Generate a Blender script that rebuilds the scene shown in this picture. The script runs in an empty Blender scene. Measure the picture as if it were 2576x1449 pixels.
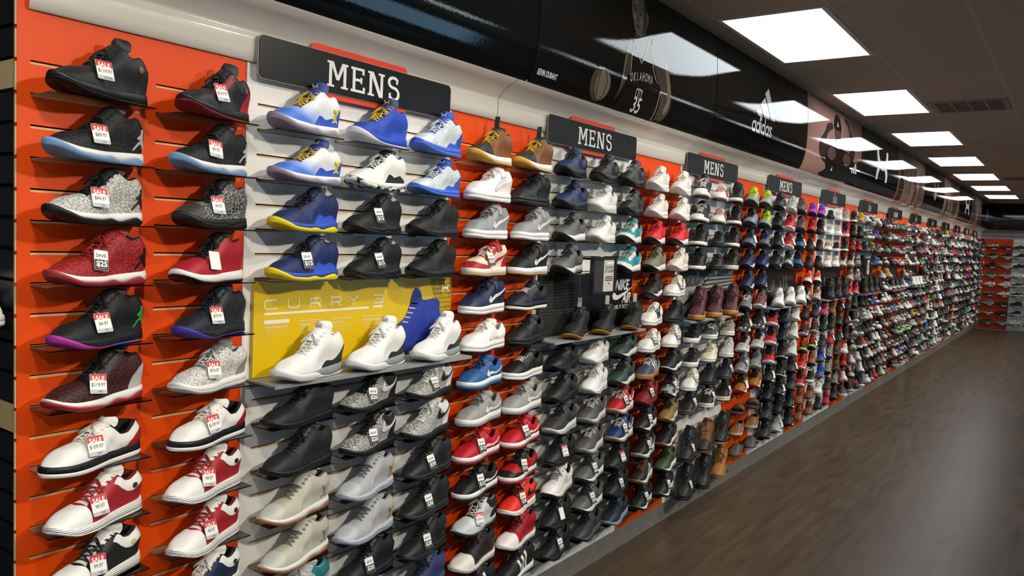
import bpy, bmesh, math, random
import numpy as np
from mathutils import Vector, Matrix

# ------------------------------------------------------------------ camera, world, light, exposure
SC = bpy.context.scene
COL = SC.collection
R = random.Random(7)
CAMX, CAMZ = 2.0629, 1.7816
YAW, PITCH, ROLL = math.radians(35.99), math.radians(-3.8174), math.radians(2.4917)
cd = bpy.data.cameras.new('camera')
cd.sensor_width = 36.0
cd.lens = 1966.74 / 2576 * 36.0
cd.clip_start = 0.05
cd.clip_end = 100
cam = bpy.data.objects.new('camera', cd)
COL.objects.link(cam)
fw = Vector((-math.sin(YAW) * math.cos(PITCH), math.cos(YAW) * math.cos(PITCH), math.sin(PITCH)))
r0 = fw.cross(Vector((0, 0, 1))).normalized()
u0 = r0.cross(fw)
rr = r0 * math.cos(ROLL) + u0 * math.sin(ROLL)
uu = u0 * math.cos(ROLL) - r0 * math.sin(ROLL)
mw = Matrix.Identity(4)
for i in range(3):
    mw[i][0], mw[i][1], mw[i][2] = rr[i], uu[i], -fw[i]
mw[0][3], mw[1][3], mw[2][3] = CAMX, 0.0, CAMZ
cam.matrix_world = mw
SC.camera = cam
SC.view_settings.view_transform = 'Standard'
SC.view_settings.look = 'None'
SC.view_settings.gamma = 1.0
SC.view_settings.exposure = 0.12
SC.cycles.transparent_max_bounces = 40
SC.cycles.max_bounces = 8

w = bpy.data.worlds.new('world')
SC.world = w
w.use_nodes = True
w.node_tree.nodes['Background'].inputs['Color'].default_value = (0.9, 0.95, 1.0, 1)
w.node_tree.nodes['Background'].inputs['Strength'].default_value = 0.15

CEIL = 3.06
TROFFER_E = 4.6
SPOT_W = 62.0


def spot(name, loc, target, power, size_deg, radius, color):
    l = bpy.data.lights.new(name, 'SPOT')
    l.energy = power
    l.spot_size = math.radians(size_deg)
    l.spot_blend = 1.0
    l.shadow_soft_size = radius
    l.color = color
    o = bpy.data.objects.new(name, l)
    COL.objects.link(o)
    o.location = loc
    d = Vector(target) - Vector(loc)
    o.rotation_euler = d.to_track_quat('-Z', 'Y').to_euler()
    return o


# track spots of the shop: a row along the aisle, aimed back at the shoe wall
for i in range(10):
    y = 0.42 + 1.95 * i
    spot('track_spot', (1.55, y, CEIL - 0.14), (0.0, y + 0.1, 0.75), SPOT_W, 118, 0.05, (1.0, 0.90, 0.76))


for i in range(10):
    y = -0.6 + 2.44 * i
    spot('aisle_spot', (3.15, y, CEIL - 0.14), (0.0, y - 0.25, 0.95), SPOT_W * 3.3, 75, 0.06, (1.0, 0.93, 0.82))


# ------------------------------------------------------------------ helpers
def lin(c):
    if isinstance(c, str):
        c = c.lstrip('#')
        c = [int(c[i:i + 2], 16) / 255 for i in (0, 2, 4)]
    return tuple(((x / 12.92) if x <= 0.04045 else ((x + 0.055) / 1.055) ** 2.4) for x in c[:3])


MATS = {}


def mat(color, rough=0.5, kind='plain', spec=0.5, color2=None, metal=0.0):
    key = (str(color), rough, kind, spec, str(color2), metal)
    if key in MATS:
        return MATS[key]
    m = bpy.data.materials.new('m_%d' % len(MATS))
    m.use_nodes = True
    nt = m.node_tree
    N, L = nt.nodes, nt.links
    b = N['Principled BSDF']
    c = (*lin(color), 1)
    b.inputs['Base Color'].default_value = c
    b.inputs['Roughness'].default_value = rough
    b.inputs['Specular IOR Level'].default_value = spec
    b.inputs['Metallic'].default_value = metal

    def coord(scale):
        tc = N.new('ShaderNodeTexCoord')
        mp = N.new('ShaderNodeMapping')
        mp.inputs['Scale'].default_value = scale
        L.new(tc.outputs['Object'], mp.inputs['Vector'])
        return mp.outputs['Vector']

    def bump(src, strength, dist=0.001):
        bp = N.new('ShaderNodeBump')
        bp.inputs['Strength'].default_value = strength
        bp.inputs['Distance'].default_value = dist
        L.new(src, bp.inputs['Height'])
        L.new(bp.outputs['Normal'], b.inputs['Normal'])

    def ramp(src, stops, interp='LINEAR'):
        cr = N.new('ShaderNodeValToRGB')
        cr.color_ramp.interpolation = interp
        e = cr.color_ramp.elements
        while len(e) < len(stops):
            e.new(0.5)
        for k, (p, cc) in enumerate(stops):
            e[k].position = p
            e[k].color = (*lin(cc), 1)
        L.new(src, cr.inputs['Fac'])
        L.new(cr.outputs['Color'], b.inputs['Base Color'])
        return cr

    if kind == 'leather':
        n = N.new('ShaderNodeTexNoise')
        n.inputs['Scale'].default_value = 260
        L.new(coord((1, 1, 1)), n.inputs['Vector'])
        bump(n.outputs['Fac'], 0.25, 0.0006)
    elif kind == 'mesh':
        v = N.new('ShaderNodeTexVoronoi')
        v.inputs['Scale'].default_value = 230
        L.new(coord((1, 1, 1)), v.inputs['Vector'])
        bump(v.outputs['Distance'], 0.7, 0.0012)
        if color2:
            ramp(v.outputs['Distance'], [(0.35, color), (0.6, color2)])
    elif kind == 'elephant':
        v = N.new('ShaderNodeTexVoronoi')
        v.feature = 'DISTANCE_TO_EDGE'
        v.inputs['Scale'].default_value = 1
        n = N.new('ShaderNodeTexNoise')
        n.inputs['Scale'].default_value = 18
        cc = coord((1, 1, 1))
        L.new(cc, n.inputs['Vector'])
        vm = N.new('ShaderNodeVectorMath')
        vm.operation = 'MULTIPLY_ADD'
        vm.inputs[1].default_value = (0.022, 0.022, 0.022)
        L.new(n.outputs['Color'], vm.inputs[0])
        L.new(cc, vm.inputs[2])
        mp = N.new('ShaderNodeMapping')
        mp.inputs['Scale'].default_value = (75, 60, 170)
        mp.inputs['Rotation'].default_value = (0, 0.6, 0)
        L.new(vm.outputs[0], mp.inputs['Vector'])
        L.new(mp.outputs['Vector'], v.inputs['Vector'])
        ramp(v.outputs['Distance'], [(0.06, color2), (0.16, color)])
        bump(v.outputs['Distance'], 0.6, 0.002)
    elif kind == 'knit':
        wv = N.new('ShaderNodeTexWave')
        wv.inputs['Scale'].default_value = 46
        wv.inputs['Distortion'].default_value = 14
        wv.inputs['Detail'].default_value = 3
        wv.inputs['Detail Scale'].default_value = 3
        L.new(coord((1.0, 0.4, 2.2)), wv.inputs['Vector'])
        ramp(wv.outputs['Fac'], [(0.42, color), (0.58, color2)])
    elif kind == 'speck':
        n = N.new('ShaderNodeTexNoise')
        n.inputs['Scale'].default_value = 330
        L.new(coord((1, 1, 1)), n.inputs['Vector'])
        ramp(n.outputs['Fac'], [(0.60, color), (0.66, color2)])
    elif kind == 'camo':
        n = N.new('ShaderNodeTexNoise')
        n.inputs['Scale'].default_value = 38
        n.inputs['Detail'].default_value = 4
        L.new(coord((1, 1, 1)), n.inputs['Vector'])
        ramp(n.outputs['Fac'], [(0.47, color), (0.53, color2)], 'LINEAR')
    elif kind == 'tiger':
        wv = N.new('ShaderNodeTexWave')
        wv.inputs['Scale'].default_value = 22
        wv.inputs['Distortion'].default_value = 6
        L.new(coord((1.0, 1, 1.5)), wv.inputs['Vector'])
        ramp(wv.outputs['Fac'], [(0.42, color), (0.55, color2)])
    elif kind == 'fade':      # dyed fade along the shoe: toe/bottom colour to heel/top colour
        sx = N.new('ShaderNodeSeparateXYZ')
        L.new(coord((1, 1, 1)), sx.inputs[0])
        ma = N.new('ShaderNodeMath')
        ma.operation = 'MULTIPLY_ADD'
        L.new(sx.outputs['X'], ma.inputs[0])
        ma.inputs[1].default_value = 0.35
        mb_ = N.new('ShaderNodeMath')
        mb_.operation = 'MULTIPLY'
        mb_.inputs[1].default_value = -1.0
        L.new(sx.outputs['Z'], mb_.inputs[0])
        L.new(mb_.outputs[0], ma.inputs[2])
        mr = N.new('ShaderNodeMapRange')
        mr.inputs['From Min'].default_value = -0.085
        mr.inputs['From Max'].default_value = -0.02
        L.new(ma.outputs[0], mr.inputs['Value'])
        ramp(mr.outputs['Result'], [(0.0, color2), (1.0, color)])
    elif kind == 'rainbow':   # moulded colour change along the outsole
        sx = N.new('ShaderNodeSeparateXYZ')
        L.new(coord((1, 1, 1)), sx.inputs[0])
        mr = N.new('ShaderNodeMapRange')
        mr.inputs['From Min'].default_value = -0.15
        mr.inputs['From Max'].default_value = 0.15
        L.new(sx.outputs['X'], mr.inputs['Value'])
        ramp(mr.outputs['Result'], [(0.12, '#b5532f'), (0.30, '#2f62b8'), (0.42, '#2f62c8'), (0.52, '#b0279a'), (1.0, '#a52a90')])
    elif kind == 'ribbed':
        wv = N.new('ShaderNodeTexWave')
        wv.bands_direction = 'Z'
        wv.inputs['Scale'].default_value = 62
        wv.inputs['Distortion'].default_value = 1.0
        L.new(coord((0.12, 0.1, 1)), wv.inputs['Vector'])
        bump(wv.outputs['Fac'], 0.7, 0.0022)
    elif kind == 'orangepeel':
        n = N.new('ShaderNodeTexNoise')
        n.inputs['Scale'].default_value = 140
        n.inputs['Detail'].default_value = 3
        L.new(coord((1, 1, 1)), n.inputs['Vector'])
        bump(n.outputs['Fac'], 0.12, 0.0012)
    MATS[key] = m
    return m


def acrylic():
    if 'acr' in MATS:
        return MATS['acr']
    m = bpy.data.materials.new('clear_acrylic')
    m.use_nodes = True
    N, L = m.node_tree.nodes, m.node_tree.links
    for n in list(N):
        if n.type == 'BSDF_PRINCIPLED':
            N.remove(n)
    out = [n for n in N if n.type == 'OUTPUT_MATERIAL'][0]
    t = N.new('ShaderNodeBsdfTransparent')
    t.inputs['Color'].default_value = (0.965, 0.96, 0.955, 1)
    g = N.new('ShaderNodeBsdfGlossy')
    g.inputs['Roughness'].default_value = 0.12
    g.inputs['Color'].default_value = (0.9, 0.9, 0.9, 1)
    fr = N.new('ShaderNodeFresnel')
    fr.inputs['IOR'].default_value = 1.45
    mx = N.new('ShaderNodeMixShader')
    L.new(fr.outputs[0], mx.inputs[0])
    L.new(t.outputs[0], mx.inputs[1])
    L.new(g.outputs[0], mx.inputs[2])
    L.new(mx.outputs[0], out.inputs[0])
    MATS['acr'] = m
    return m


def emis(color, strength):
    key = ('em', color, strength)
    if key in MATS:
        return MATS[key]
    m = bpy.data.materials.new('lamp_diffuser')
    m.use_nodes = True
    b = m.node_tree.nodes['Principled BSDF']
    b.inputs['Base Color'].default_value = (0.8, 0.8, 0.8, 1)
    b.inputs['Emission Color'].default_value = (*lin(color), 1)
    b.inputs['Emission Strength'].default_value = strength
    MATS[key] = m
    return m


class MB:
    def __init__(s):
        s.v, s.f, s.mi = [], [], []

    def add(s, vs, fs, mi=0):
        o = len(s.v)
        s.v += [tuple(map(float, p)) for p in vs]
        s.f += [tuple(i + o for i in f) for f in fs]
        s.mi += [mi] * len(fs)

    def box(s, a, b, mi=0):
        (x0, y0, z0), (x1, y1, z1) = a, b
        s.add([(x0, y0, z0), (x1, y0, z0), (x1, y1, z0), (x0, y1, z0), (x0, y0, z1), (x1, y0, z1), (x1, y1, z1), (x0, y1, z1)],
              [(0, 3, 2, 1), (4, 5, 6, 7), (0, 1, 5, 4), (1, 2, 6, 5), (2, 3, 7, 6), (3, 0, 4, 7)], mi)

    def grid(s, P, mi=0, flip=False):
        n, m = P.shape[:2]
        fs = []
        for i in range(n - 1):
            for j in range(m - 1):
                q = (i * m + j, i * m + j + 1, (i + 1) * m + j + 1, (i + 1) * m + j)
                fs.append(q[::-1] if flip else q)
        s.add(P.reshape(-1, 3), fs, mi)

    def tube(s, pts, r, n=6, mi=0, flat=1.0):
        pts = [Vector(p) for p in pts]
        rings = []
        for i, p in enumerate(pts):
            t = (pts[min(i + 1, len(pts) - 1)] - pts[max(i - 1, 0)]).normalized()
            a = t.cross(Vector((0, 0, 1)))
            if a.length < 1e-3:
                a = Vector((1, 0, 0))
            a.normalize()
            b = a.cross(t)
            rings.append([p + a * (r * math.cos(2 * math.pi * k / n)) + b * (r * flat * math.sin(2 * math.pi * k / n)) for k in range(n)])
        vs = [v for rg in rings for v in rg]
        fs = []
        for i in range(len(rings) - 1):
            for k in range(n):
                fs.append((i * n + k, i * n + (k + 1) % n, (i + 1) * n + (k + 1) % n, (i + 1) * n + k))
        fs.append(tuple(range(n))[::-1])
        fs.append(tuple((len(rings) - 1) * n + k for k in range(n)))
        s.add(vs, fs, mi)

    def prism(s, poly, depth, M, mi=0):
        """poly in local xy, extruded local z 0..depth, M places it"""
        n = len(poly)
        vs = [M @ Vector((x, y, depth)) for x, y in poly] + [M @ Vector((x, y, 0)) for x, y in poly]
        fs = [tuple(range(n)), tuple(range(2 * n - 1, n - 1, -1))]
        fs += [(k, k + n, (k + 1) % n + n, (k + 1) % n) for k in range(n)]
        s.add(vs, fs, mi)

    def mesh(s, name, smooth=False, merge=False):
        me = bpy.data.meshes.new(name)
        me.from_pydata(s.v, [], s.f)
        if s.mi and max(s.mi) > 0:
            me.polygons.foreach_set('material_index', s.mi)
        if smooth:
            me.polygons.foreach_set('use_smooth', [True] * len(s.f))
        me.update()
        if merge:
            bm = bmesh.new()
            bm.from_mesh(me)
            bmesh.ops.remove_doubles(bm, verts=bm.verts[:], dist=2e-5)
            bm.to_mesh(me)
            bm.free()
            me.polygons.foreach_set('use_smooth', [smooth] * len(me.polygons))
            me.update()
        return me

    def obj(s, name, mats, parent=None, smooth=False):
        me = s.mesh(name, smooth)
        for m in (mats if isinstance(mats, (list, tuple)) else [mats]):
            me.materials.append(m)
        return place(name, me, parent)


def place(name, me, parent=None, loc=None):
    o = bpy.data.objects.new(name, me)
    COL.objects.link(o)
    if parent is not None:
        o.parent = parent
    if loc is not None:
        o.location = loc
    return o


def part(name, me, m, parent, label=None):
    """shared mesh, own material on the object"""
    if not me.materials:
        me.materials.append(None)
    o = bpy.data.objects.new(name, me)
    COL.objects.link(o)
    o.parent = parent
    o.material_slots[0].link = 'OBJECT'
    o.material_slots[0].material = m
    if label:
        o['label'] = label
    return o


def tag(o, label, cat, group=None):
    o['label'] = label
    o['category'] = cat
    if group:
        o['group'] = group
    return o


def structure(o):
    o['kind'] = 'structure'
    return o


def empty(name, loc, rz=0.0):
    o = bpy.data.objects.new(name, None)
    COL.objects.link(o)
    o.location = loc
    o.rotation_euler = (0, 0, rz)
    o.empty_display_size = 0.05
    return o


TXT = {}


def text_mesh(s, bold=0.0, narrow=1.0, shear=0.0, spacing=1.0):
    """mesh of the words, 1 m cap-ish height, centred, in local xy"""
    key = (s, bold, narrow, shear, spacing)
    if key in TXT:
        return TXT[key]
    cu = bpy.data.curves.new('txt', 'FONT')
    cu.body = s
    cu.align_x = 'CENTER'
    cu.align_y = 'CENTER'
    cu.offset = bold
    cu.shear = shear
    cu.space_character = spacing
    cu.resolution_u = 3
    o = bpy.data.objects.new('txt', cu)
    COL.objects.link(o)
    dg = bpy.context.evaluated_depsgraph_get()
    me = bpy.data.meshes.new_from_object(o.evaluated_get(dg))
    bpy.data.objects.remove(o)
    bpy.data.curves.remove(cu)
    n = len(me.vertices)
    co = np.empty(n * 3)
    me.vertices.foreach_get('co', co)
    co = co.reshape(-1, 3)
    co[:, 0] *= narrow
    me.vertices.foreach_set('co', co.ravel())
    me.materials.clear()
    me.update()
    TXT[key] = me
    return me


def wall_matrix(y, z, x, size):
    """text/shape plane on the shoe wall (facing +X): local x -> +Y (viewer's right), local y -> +Z"""
    return Matrix(((0, 0, size, x), (size, 0, 0, y), (0, size, 0, z), (0, 0, 0, 1)))


def text_on_wall(s, y, z, x, size, m, parent=None, **kw):
    me = text_mesh(s, **kw)
    o = part('lettering', me, m, parent)
    o.matrix_world = wall_matrix(y, z, x, size)
    if parent is not None:
        o.matrix_parent_inverse = Matrix.Identity(4)
        o.matrix_basis = parent.matrix_world.inverted() @ wall_matrix(y, z, x, size)
    return o


# slab-serif block letters as polygons (unit height, baseline 0)
def slab(ch):
    t, sf = 0.125, 0.085
    def bar(x0, y0, x1, y1):
        return [(x0, y0), (x1, y0), (x1, y1), (x0, y1)]
    P = []
    if ch == 'M':
        W_ = 0.92
        P = [bar(0.08, 0, 0.08 + t, 1), bar(W_ - 0.08 - t, 0, W_ - 0.08, 1), bar(0, 0, 0.31, sf), bar(W_ - 0.31, 0, W_, sf), bar(0, 1 - sf, 0.2, 1), bar(W_ - 0.2, 1 - sf, W_, 1),
             [(0.12, 1), (0.27, 1), (0.52, 0.30), (0.40, 0.30)], [(W_ - 0.27, 1), (W_ - 0.12, 1), (W_ - 0.40, 0.30), (W_ - 0.52, 0.30)]]
    elif ch == 'E':
        W_ = 0.66
        P = [bar(0.08, 0, 0.08 + t, 1), bar(0, 0, W_, sf + .02), bar(0, 1 - sf - .02, W_ - 0.04, 1), bar(0.1, 0.45, 0.5, 0.56), bar(W_ - 0.1, 0.0, W_, 0.25), bar(W_ - 0.14, 0.75, W_ - 0.04, 1), bar(0.44, .38, .52, .63)]
    elif ch == 'N':
        W_ = 0.82
        P = [bar(0.08, 0, 0.08 + t, 1), bar(W_ - 0.08 - t, 0, W_ - 0.08, 1), bar(0, 0, 0.31, sf), bar(0, 1 - sf, 0.2, 1), bar(W_ - 0.31, 1 - sf, W_, 1),
             [(0.10, 1), (0.27, 1), (W_ - 0.10, 0), (W_ - 0.27, 0)]]
    elif ch == 'S':
        W_ = 0.64
        path = [(.57, .80)] + [(.32 + .24 * math.cos(u), .755 + .215 * math.sin(u)) for u in np.linspace(.5, 4.71, 12)] + [(.34 + .24 * math.cos(u), .285 + .255 * math.sin(u)) for u in np.linspace(1.57, -2.6, 12)] + [(.06, .20)]
        for k in range(1, len(path) - 2):
            a_, b_ = Vector(path[k]), Vector(path[k + 1])
            d_ = (b_ - a_).normalized()
            n_ = Vector((-d_.y, d_.x)) * .062
            e_ = d_ * .012
            P.append([tuple(q) for q in (a_ - n_ - e_, b_ - n_ + e_, b_ + n_ + e_, a_ + n_ - e_)])
        P += [bar(.44, .72, .54, .95), bar(.08, .06, .18, .30)]
    elif ch == '1':
        W_ = 0.42
        P = [bar(0.15, 0, 0.15 + t, 1), bar(0.02, 0, 0.42, sf), [(0.0, .86), (0.15, 1), (.15, .86)]]
    elif ch == '3':
        W_ = 0.58
        P = [bar(0, 0, W_ - 0.08, .13), bar(0, .87, W_ - 0.08, 1), bar(0.14, .45, W_ - 0.1, .57), bar(W_ - .15, .05, W_, .49), bar(W_ - .15, .53, W_, .95), bar(0, 0, .12, .26), bar(0, .76, .12, 1)]
    elif ch == '2':
        W_ = 0.5
        P = [bar(0, 0, .5, .14), bar(0, .86, .42, 1), bar(.36, .5, .5, .94), [(0, .1), (.16, .1), (.5, .55), (.36, .6)]]
    elif ch == '-':
        W_ = 0.3
        P = [bar(0.02, .42, .28, .55)]
    elif ch == '5':
        W_ = 0.58
        P = [bar(0, 0, W_ - 0.08, .13), bar(0, .87, W_, 1), bar(0.0, .48, W_ - 0.1, .6), bar(W_ - .15, .05, W_, .55), bar(0, .5, .13, 1), bar(0, 0, .11, .26)]
    elif ch == '7':
        W_ = 0.54
        P = [bar(0, .87, W_, 1), bar(0, .74, .1, 1), [(W_ - .15, .9), (W_, .9), (.3, 0), (.14, 0)]]
    elif ch == 'I':
        W_ = 0.32
        P = [bar(0.09, 0, 0.09 + t, 1), bar(0, 0, .32, sf), bar(0, 1 - sf, .32, 1)]
    elif ch == 'F':
        W_ = 0.6
        P = [bar(0.08, 0, 0.08 + t, 1), bar(0, 0, .32, sf), bar(0, 1 - sf, W_, 1), bar(.1, .45, .5, .56), bar(W_ - .1, .76, W_, 1)]
    elif ch == 'A':
        W_ = 0.8
        P = [[(.08, 0), (.23, 0), (.47, 1), (.33, 1)], [(.57, 0), (.72, 0), (.47, 1), (.33, 1)], bar(.2, .28, .6, .39), bar(0, 0, .3, sf), bar(.5, 0, .8, sf)]
    elif ch == 'T':
        W_ = 0.7
        P = [bar(.275, 0, .275 + t, 1), bar(.17, 0, .53, sf), bar(0, 1 - sf, .7, 1), bar(0, .76, .1, 1), bar(.6, .76, .7, 1)]
    else:
        W_ = 0.35
    return P, W_


def slab_word(word, y, z, x, size, m, parent, sx=1.0):
    items, tot = [], 0.0
    for ch in word:
        P, W_ = slab(ch)
        items.append((P, tot))
        tot += W_ + 0.13
    tot -= 0.13
    mb = MB()
    k = 0
    for P, ox in items:
        for poly in P:
            k += 1
            M = wall_matrix(y, z, x + 0.00004 * k, 1.0)
            pts = [((px + ox - tot / 2) * size * sx, (py - 0.5) * size) for px, py in poly]
            mb.prism(pts, 0.0012, M)
    return mb.obj('lettering', m, parent)


# ------------------------------------------------------------------ the room
SLOT0 = 2.2274           # height of slot 0; slots every 76.2 mm below
PITCHZ = 0.0762
SHELF_TOP = lambda slot: SLOT0 - PITCHZ * slot
ORANGE = '#dc4706'
WHITEP = '#e6e4de'
Y_END = 22.3
S0 = 0.815
PERIOD = 1.5665
OW = 0.627
SECT = []                # (y0, y1, colour kind)
y = S0
i = 0
while y < Y_END:
    a = S0 + PERIOD * i
    SECT.append((a, min(a + OW, Y_END), 'o'))
    if a + OW < Y_END:
        SECT.append((a + OW, min(a + PERIOD, Y_END), 'w'))
    i += 1
    y = S0 + PERIOD * i

m_floor = bpy.data.materials.new('dark_wood_floor')
m_floor.use_nodes = True
N, L = m_floor.node_tree.nodes, m_floor.node_tree.links
b = N['Principled BSDF']
tc = N.new('ShaderNodeTexCoord')
mp = N.new('ShaderNodeMapping')
mp.inputs['Rotation'].default_value = (0, 0, math.radians(90))
L.new(tc.outputs['Object'], mp.inputs['Vector'])
br = N.new('ShaderNodeTexBrick')
br.inputs['Scale'].default_value = 1.0
br.inputs['Brick Width'].default_value = 1.22
br.inputs['Row Height'].default_value = 0.15
br.inputs['Mortar Size'].default_value = 0.0012
br.inputs['Color1'].default_value = (*lin('#504334'), 1)
br.inputs['Color2'].default_value = (*lin('#493c30'), 1)
br.inputs['Mortar'].default_value = (*lin('#3a2f25'), 1)
L.new(mp.outputs['Vector'], br.inputs['Vector'])
mp2 = N.new('ShaderNodeMapping')
mp2.inputs['Scale'].default_value = (9, 1.2, 1)
L.new(tc.outputs['Object'], mp2.inputs['Vector'])
nz = N.new('ShaderNodeTexNoise')
nz.inputs['Scale'].default_value = 2.2
nz.inputs['Detail'].default_value = 8
L.new(mp2.outputs['Vector'], nz.inputs['Vector'])
mxc = N.new('ShaderNodeMixRGB')
mxc.blend_type = 'OVERLAY'
mxc.inputs['Fac'].default_value = 0.55
L.new(br.outputs['Color'], mxc.inputs['Color1'])
L.new(nz.outputs['Fac'], mxc.inputs['Color2'])
L.new(mxc.outputs['Color'], b.inputs['Base Color'])
rr_ = N.new('ShaderNodeMapRange')
rr_.inputs['To Min'].default_value = 0.24
rr_.inputs['To Max'].default_value = 0.42
L.new(nz.outputs['Fac'], rr_.inputs['Value'])
L.new(rr_.outputs['Result'], b.inputs['Roughness'])
b.inputs['Specular IOR Level'].default_value = 0.32

XR = 6.2
mb = MB()
mb.box((-1.3, -3.2, -0.1), (XR, Y_END + 0.1, 0.0))
structure(mb.obj('floor', m_floor))

# ceiling with tile grid (procedural), dark in the photo because it is only lit by bounce
m_ceil = bpy.data.materials.new('ceiling_tile')
m_ceil.use_nodes = True
N, L = m_ceil.node_tree.nodes, m_ceil.node_tree.links
b = N['Principled BSDF']
tc = N.new('ShaderNodeTexCoord')
mp = N.new('ShaderNodeMapping')
mp.inputs['Location'].default_value = (-0.275 + 0.0, -4.29, 0)
L.new(tc.outputs['Object'], mp.inputs['Vector'])
br = N.new('ShaderNodeTexBrick')
br.offset = 0.0
br.inputs['Scale'].default_value = 1.0
br.inputs['Brick Width'].default_value = 0.61
br.inputs['Row Height'].default_value = 1.22
br.inputs['Mortar Size'].default_value = 0.012
br.inputs['Mortar Smooth'].default_value = 0.3
br.inputs['Color1'].default_value = (*lin('#b0a18e'), 1)
br.inputs['Color2'].default_value = (*lin('#ab9c89'), 1)
br.inputs['Mortar'].default_value = (*lin('#bcae9c'), 1)
L.new(mp.outputs['Vector'], br.inputs['Vector'])
L.new(br.outputs['Color'], b.inputs['Base Color'])
n2 = N.new('ShaderNodeTexNoise')
n2.inputs['Scale'].default_value = 260
L.new(tc.outputs['Object'], n2.inputs['Vector'])
bp = N.new('ShaderNodeBump')
bp.inputs['Strength'].default_value = 0.4
bp.inputs['Distance'].default_value = 0.003
L.new(n2.outputs['Fac'], bp.inputs['Height'])
L.new(bp.outputs['Normal'], b.inputs['Normal'])
b.inputs['Roughness'].default_value = 0.9
mb = MB()
mb.box((-1.3, -3.2, CEIL), (XR, Y_END + 0.1, CEIL + 0.12))
structure(mb.obj('ceiling', m_ceil))

m_wallgrey = mat('#b9b6ae', 0.7)
m_dark = mat('#3a332f', 0.8)
# slatwall (grooved boards)
m_mdf = mat('#c9a878', 0.75)
m_slotdark = mat('#120d0a', 0.9)


def slat_panel(mb, y0, y1, ztop, zbot, fi, slots, x0=0.0):
    """a laminated board with rows of cut slots; each slot has a dark upper slit and a bare MDF lower lip"""
    groove, lip = 0.0095, 0.0055
    zs = [SLOT0 - PITCHZ * k for k in range(1, 40) if SLOT0 - PITCHZ * k - groove > zbot]
    top = ztop
    for z in zs:
        mb.box((x0 - 0.016, y0 + .0, z), (x0, y1, top), fi)
        edges = [y0]
        for (a, b_) in slots:
            edges += [a, b_]
            mb.box((x0 - 0.016, a, z - groove), (x0 - 0.0028, b_, z - groove + lip), 2)
        edges.append(y1)
        for k in range(0, len(edges), 2):
            if edges[k + 1] - edges[k] > 1e-4:
                mb.box((x0 - 0.016, edges[k], z - groove), (x0, edges[k + 1], z), fi)
        top = z - groove
    mb.box((x0 - 0.016, y0, zbot), (x0, y1, top), fi)


PANEL_TOP, PANEL_BOT = 2.36, 0.113
m_or = mat(ORANGE, 0.45, spec=0.22)
m_wh = mat(WHITEP, 0.4, spec=0.4)
wl = MB()
wl.box((-0.12, S0 + .02, 0), (-0.016, Y_END, CEIL))
wall_left = structure(wl.obj('wall_left', m_slotdark))
for si_, (a, bb, c) in enumerate(SECT):
    mb = MB()
    st_ = [a + .030, a + .343] if c == 'o' else [a + .040, a + .345, a + .650]
    slat_panel(mb, a + 0.0008, bb - 0.0008, PANEL_TOP, PANEL_BOT, 0, [(q, min(q + .272, bb - .012)) for q in st_ if q + .1 < bb])
    o = mb.obj('slatwall_panel', [m_or if c == 'o' or si_ == 13 else m_wh, m_slotdark, m_mdf], wall_left)
    o['label'] = 'orange slatwall panel' if c == 'o' or si_ == 13 else 'white slatwall panel'
# bare board end at the near edge
mb = MB()
k = 0
top = PANEL_TOP
while True:
    z = SLOT0 - PITCHZ * k
    if z < 0.2:
        break
    if z < PANEL_TOP:
        mb.box((-0.0075, S0 - 0.003, z), (-0.0006, S0, top))
        top = z - 0.0095
    k += 1
mb.obj('panel_edge', m_mdf, wall_left)

# baseboard
mb = MB()
mb.box((-0.02, S0, 0.0), (0.004, Y_END, PANEL_BOT))
structure(mb.obj('baseboard_left', mat('#77736b', 0.5)))

# dark return wall at the near end, black slatwall with two bare boards
mb = MB()
yb = S0 + 0.004
mb.box((-1.3, yb + 0.012, 0), (-0.12, yb + 0.1, CEIL), 1)
k = -10
while True:
    z1 = SLOT0 - PITCHZ * k
    z0 = z1 - PITCHZ + 0.009
    k += 1
    if z1 > CEIL:
        continue
    if z1 < 0.1:
        break
    fi = 2 if (k - 1) in (1, 12) else 0
    mb.box((-1.3, yb, z0), (-0.0085, yb + 0.012, z1), fi)
structure(mb.obj('wall_near_return', [mat('#14181b', 0.3), m_slotdark, mat('#c7a873', 0.6)]))
mb = MB()
mb.box((-1.4, -3.3, 0), (-1.3, yb + 0.1, CEIL))
structure(mb.obj('wall_near_left', mat('#1c1c1e', 0.6)))

# far wall
mb = MB()
mb.box((-0.12, Y_END, 0), (XR, Y_END + 0.1, CEIL))
structure(mb.obj('wall_far', mat('#a7adb0', 0.6)))
mb = MB()
mb.box((XR, -3.2, 0), (XR + 0.1, Y_END, CEIL))
structure(mb.obj('wall_right', mat('#6f6a64', 0.7)))
# back wall with an added glowing window pane (unseen behind the camera, for cool reflections)
mb = MB()
mb.box((-1.3, -3.3, 0), (1.6, -3.2, CEIL))
mb.box((5.4, -3.3, 0), (XR, -3.2, CEIL))
mb.box((1.6, -3.3, 2.7), (5.4, -3.2, CEIL))
mb.box((1.6, -3.3, 0), (5.4, -3.2, 0.3))
structure(mb.obj('wall_back', mat('#6f6a64', 0.7)))
mb = MB()
mb.box((1.6, -3.29, 0.3), (5.4, -3.26, 2.7))
structure(mb.obj('added_window_1', emis('#a8cbe8', 1.3)))
mb = MB()
mb.box((XR - .03, 6.2, 0.9), (XR - .005, 9.2, 2.45))
structure(mb.obj('window_2', emis('#8cc4ee', 2.6)))

# ------------------------------------------------------------------ ceiling lights and vents
m_frame = mat('#cfcac0', 0.5)
m_em = emis('#f2fbff', TROFFER_E)


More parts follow.
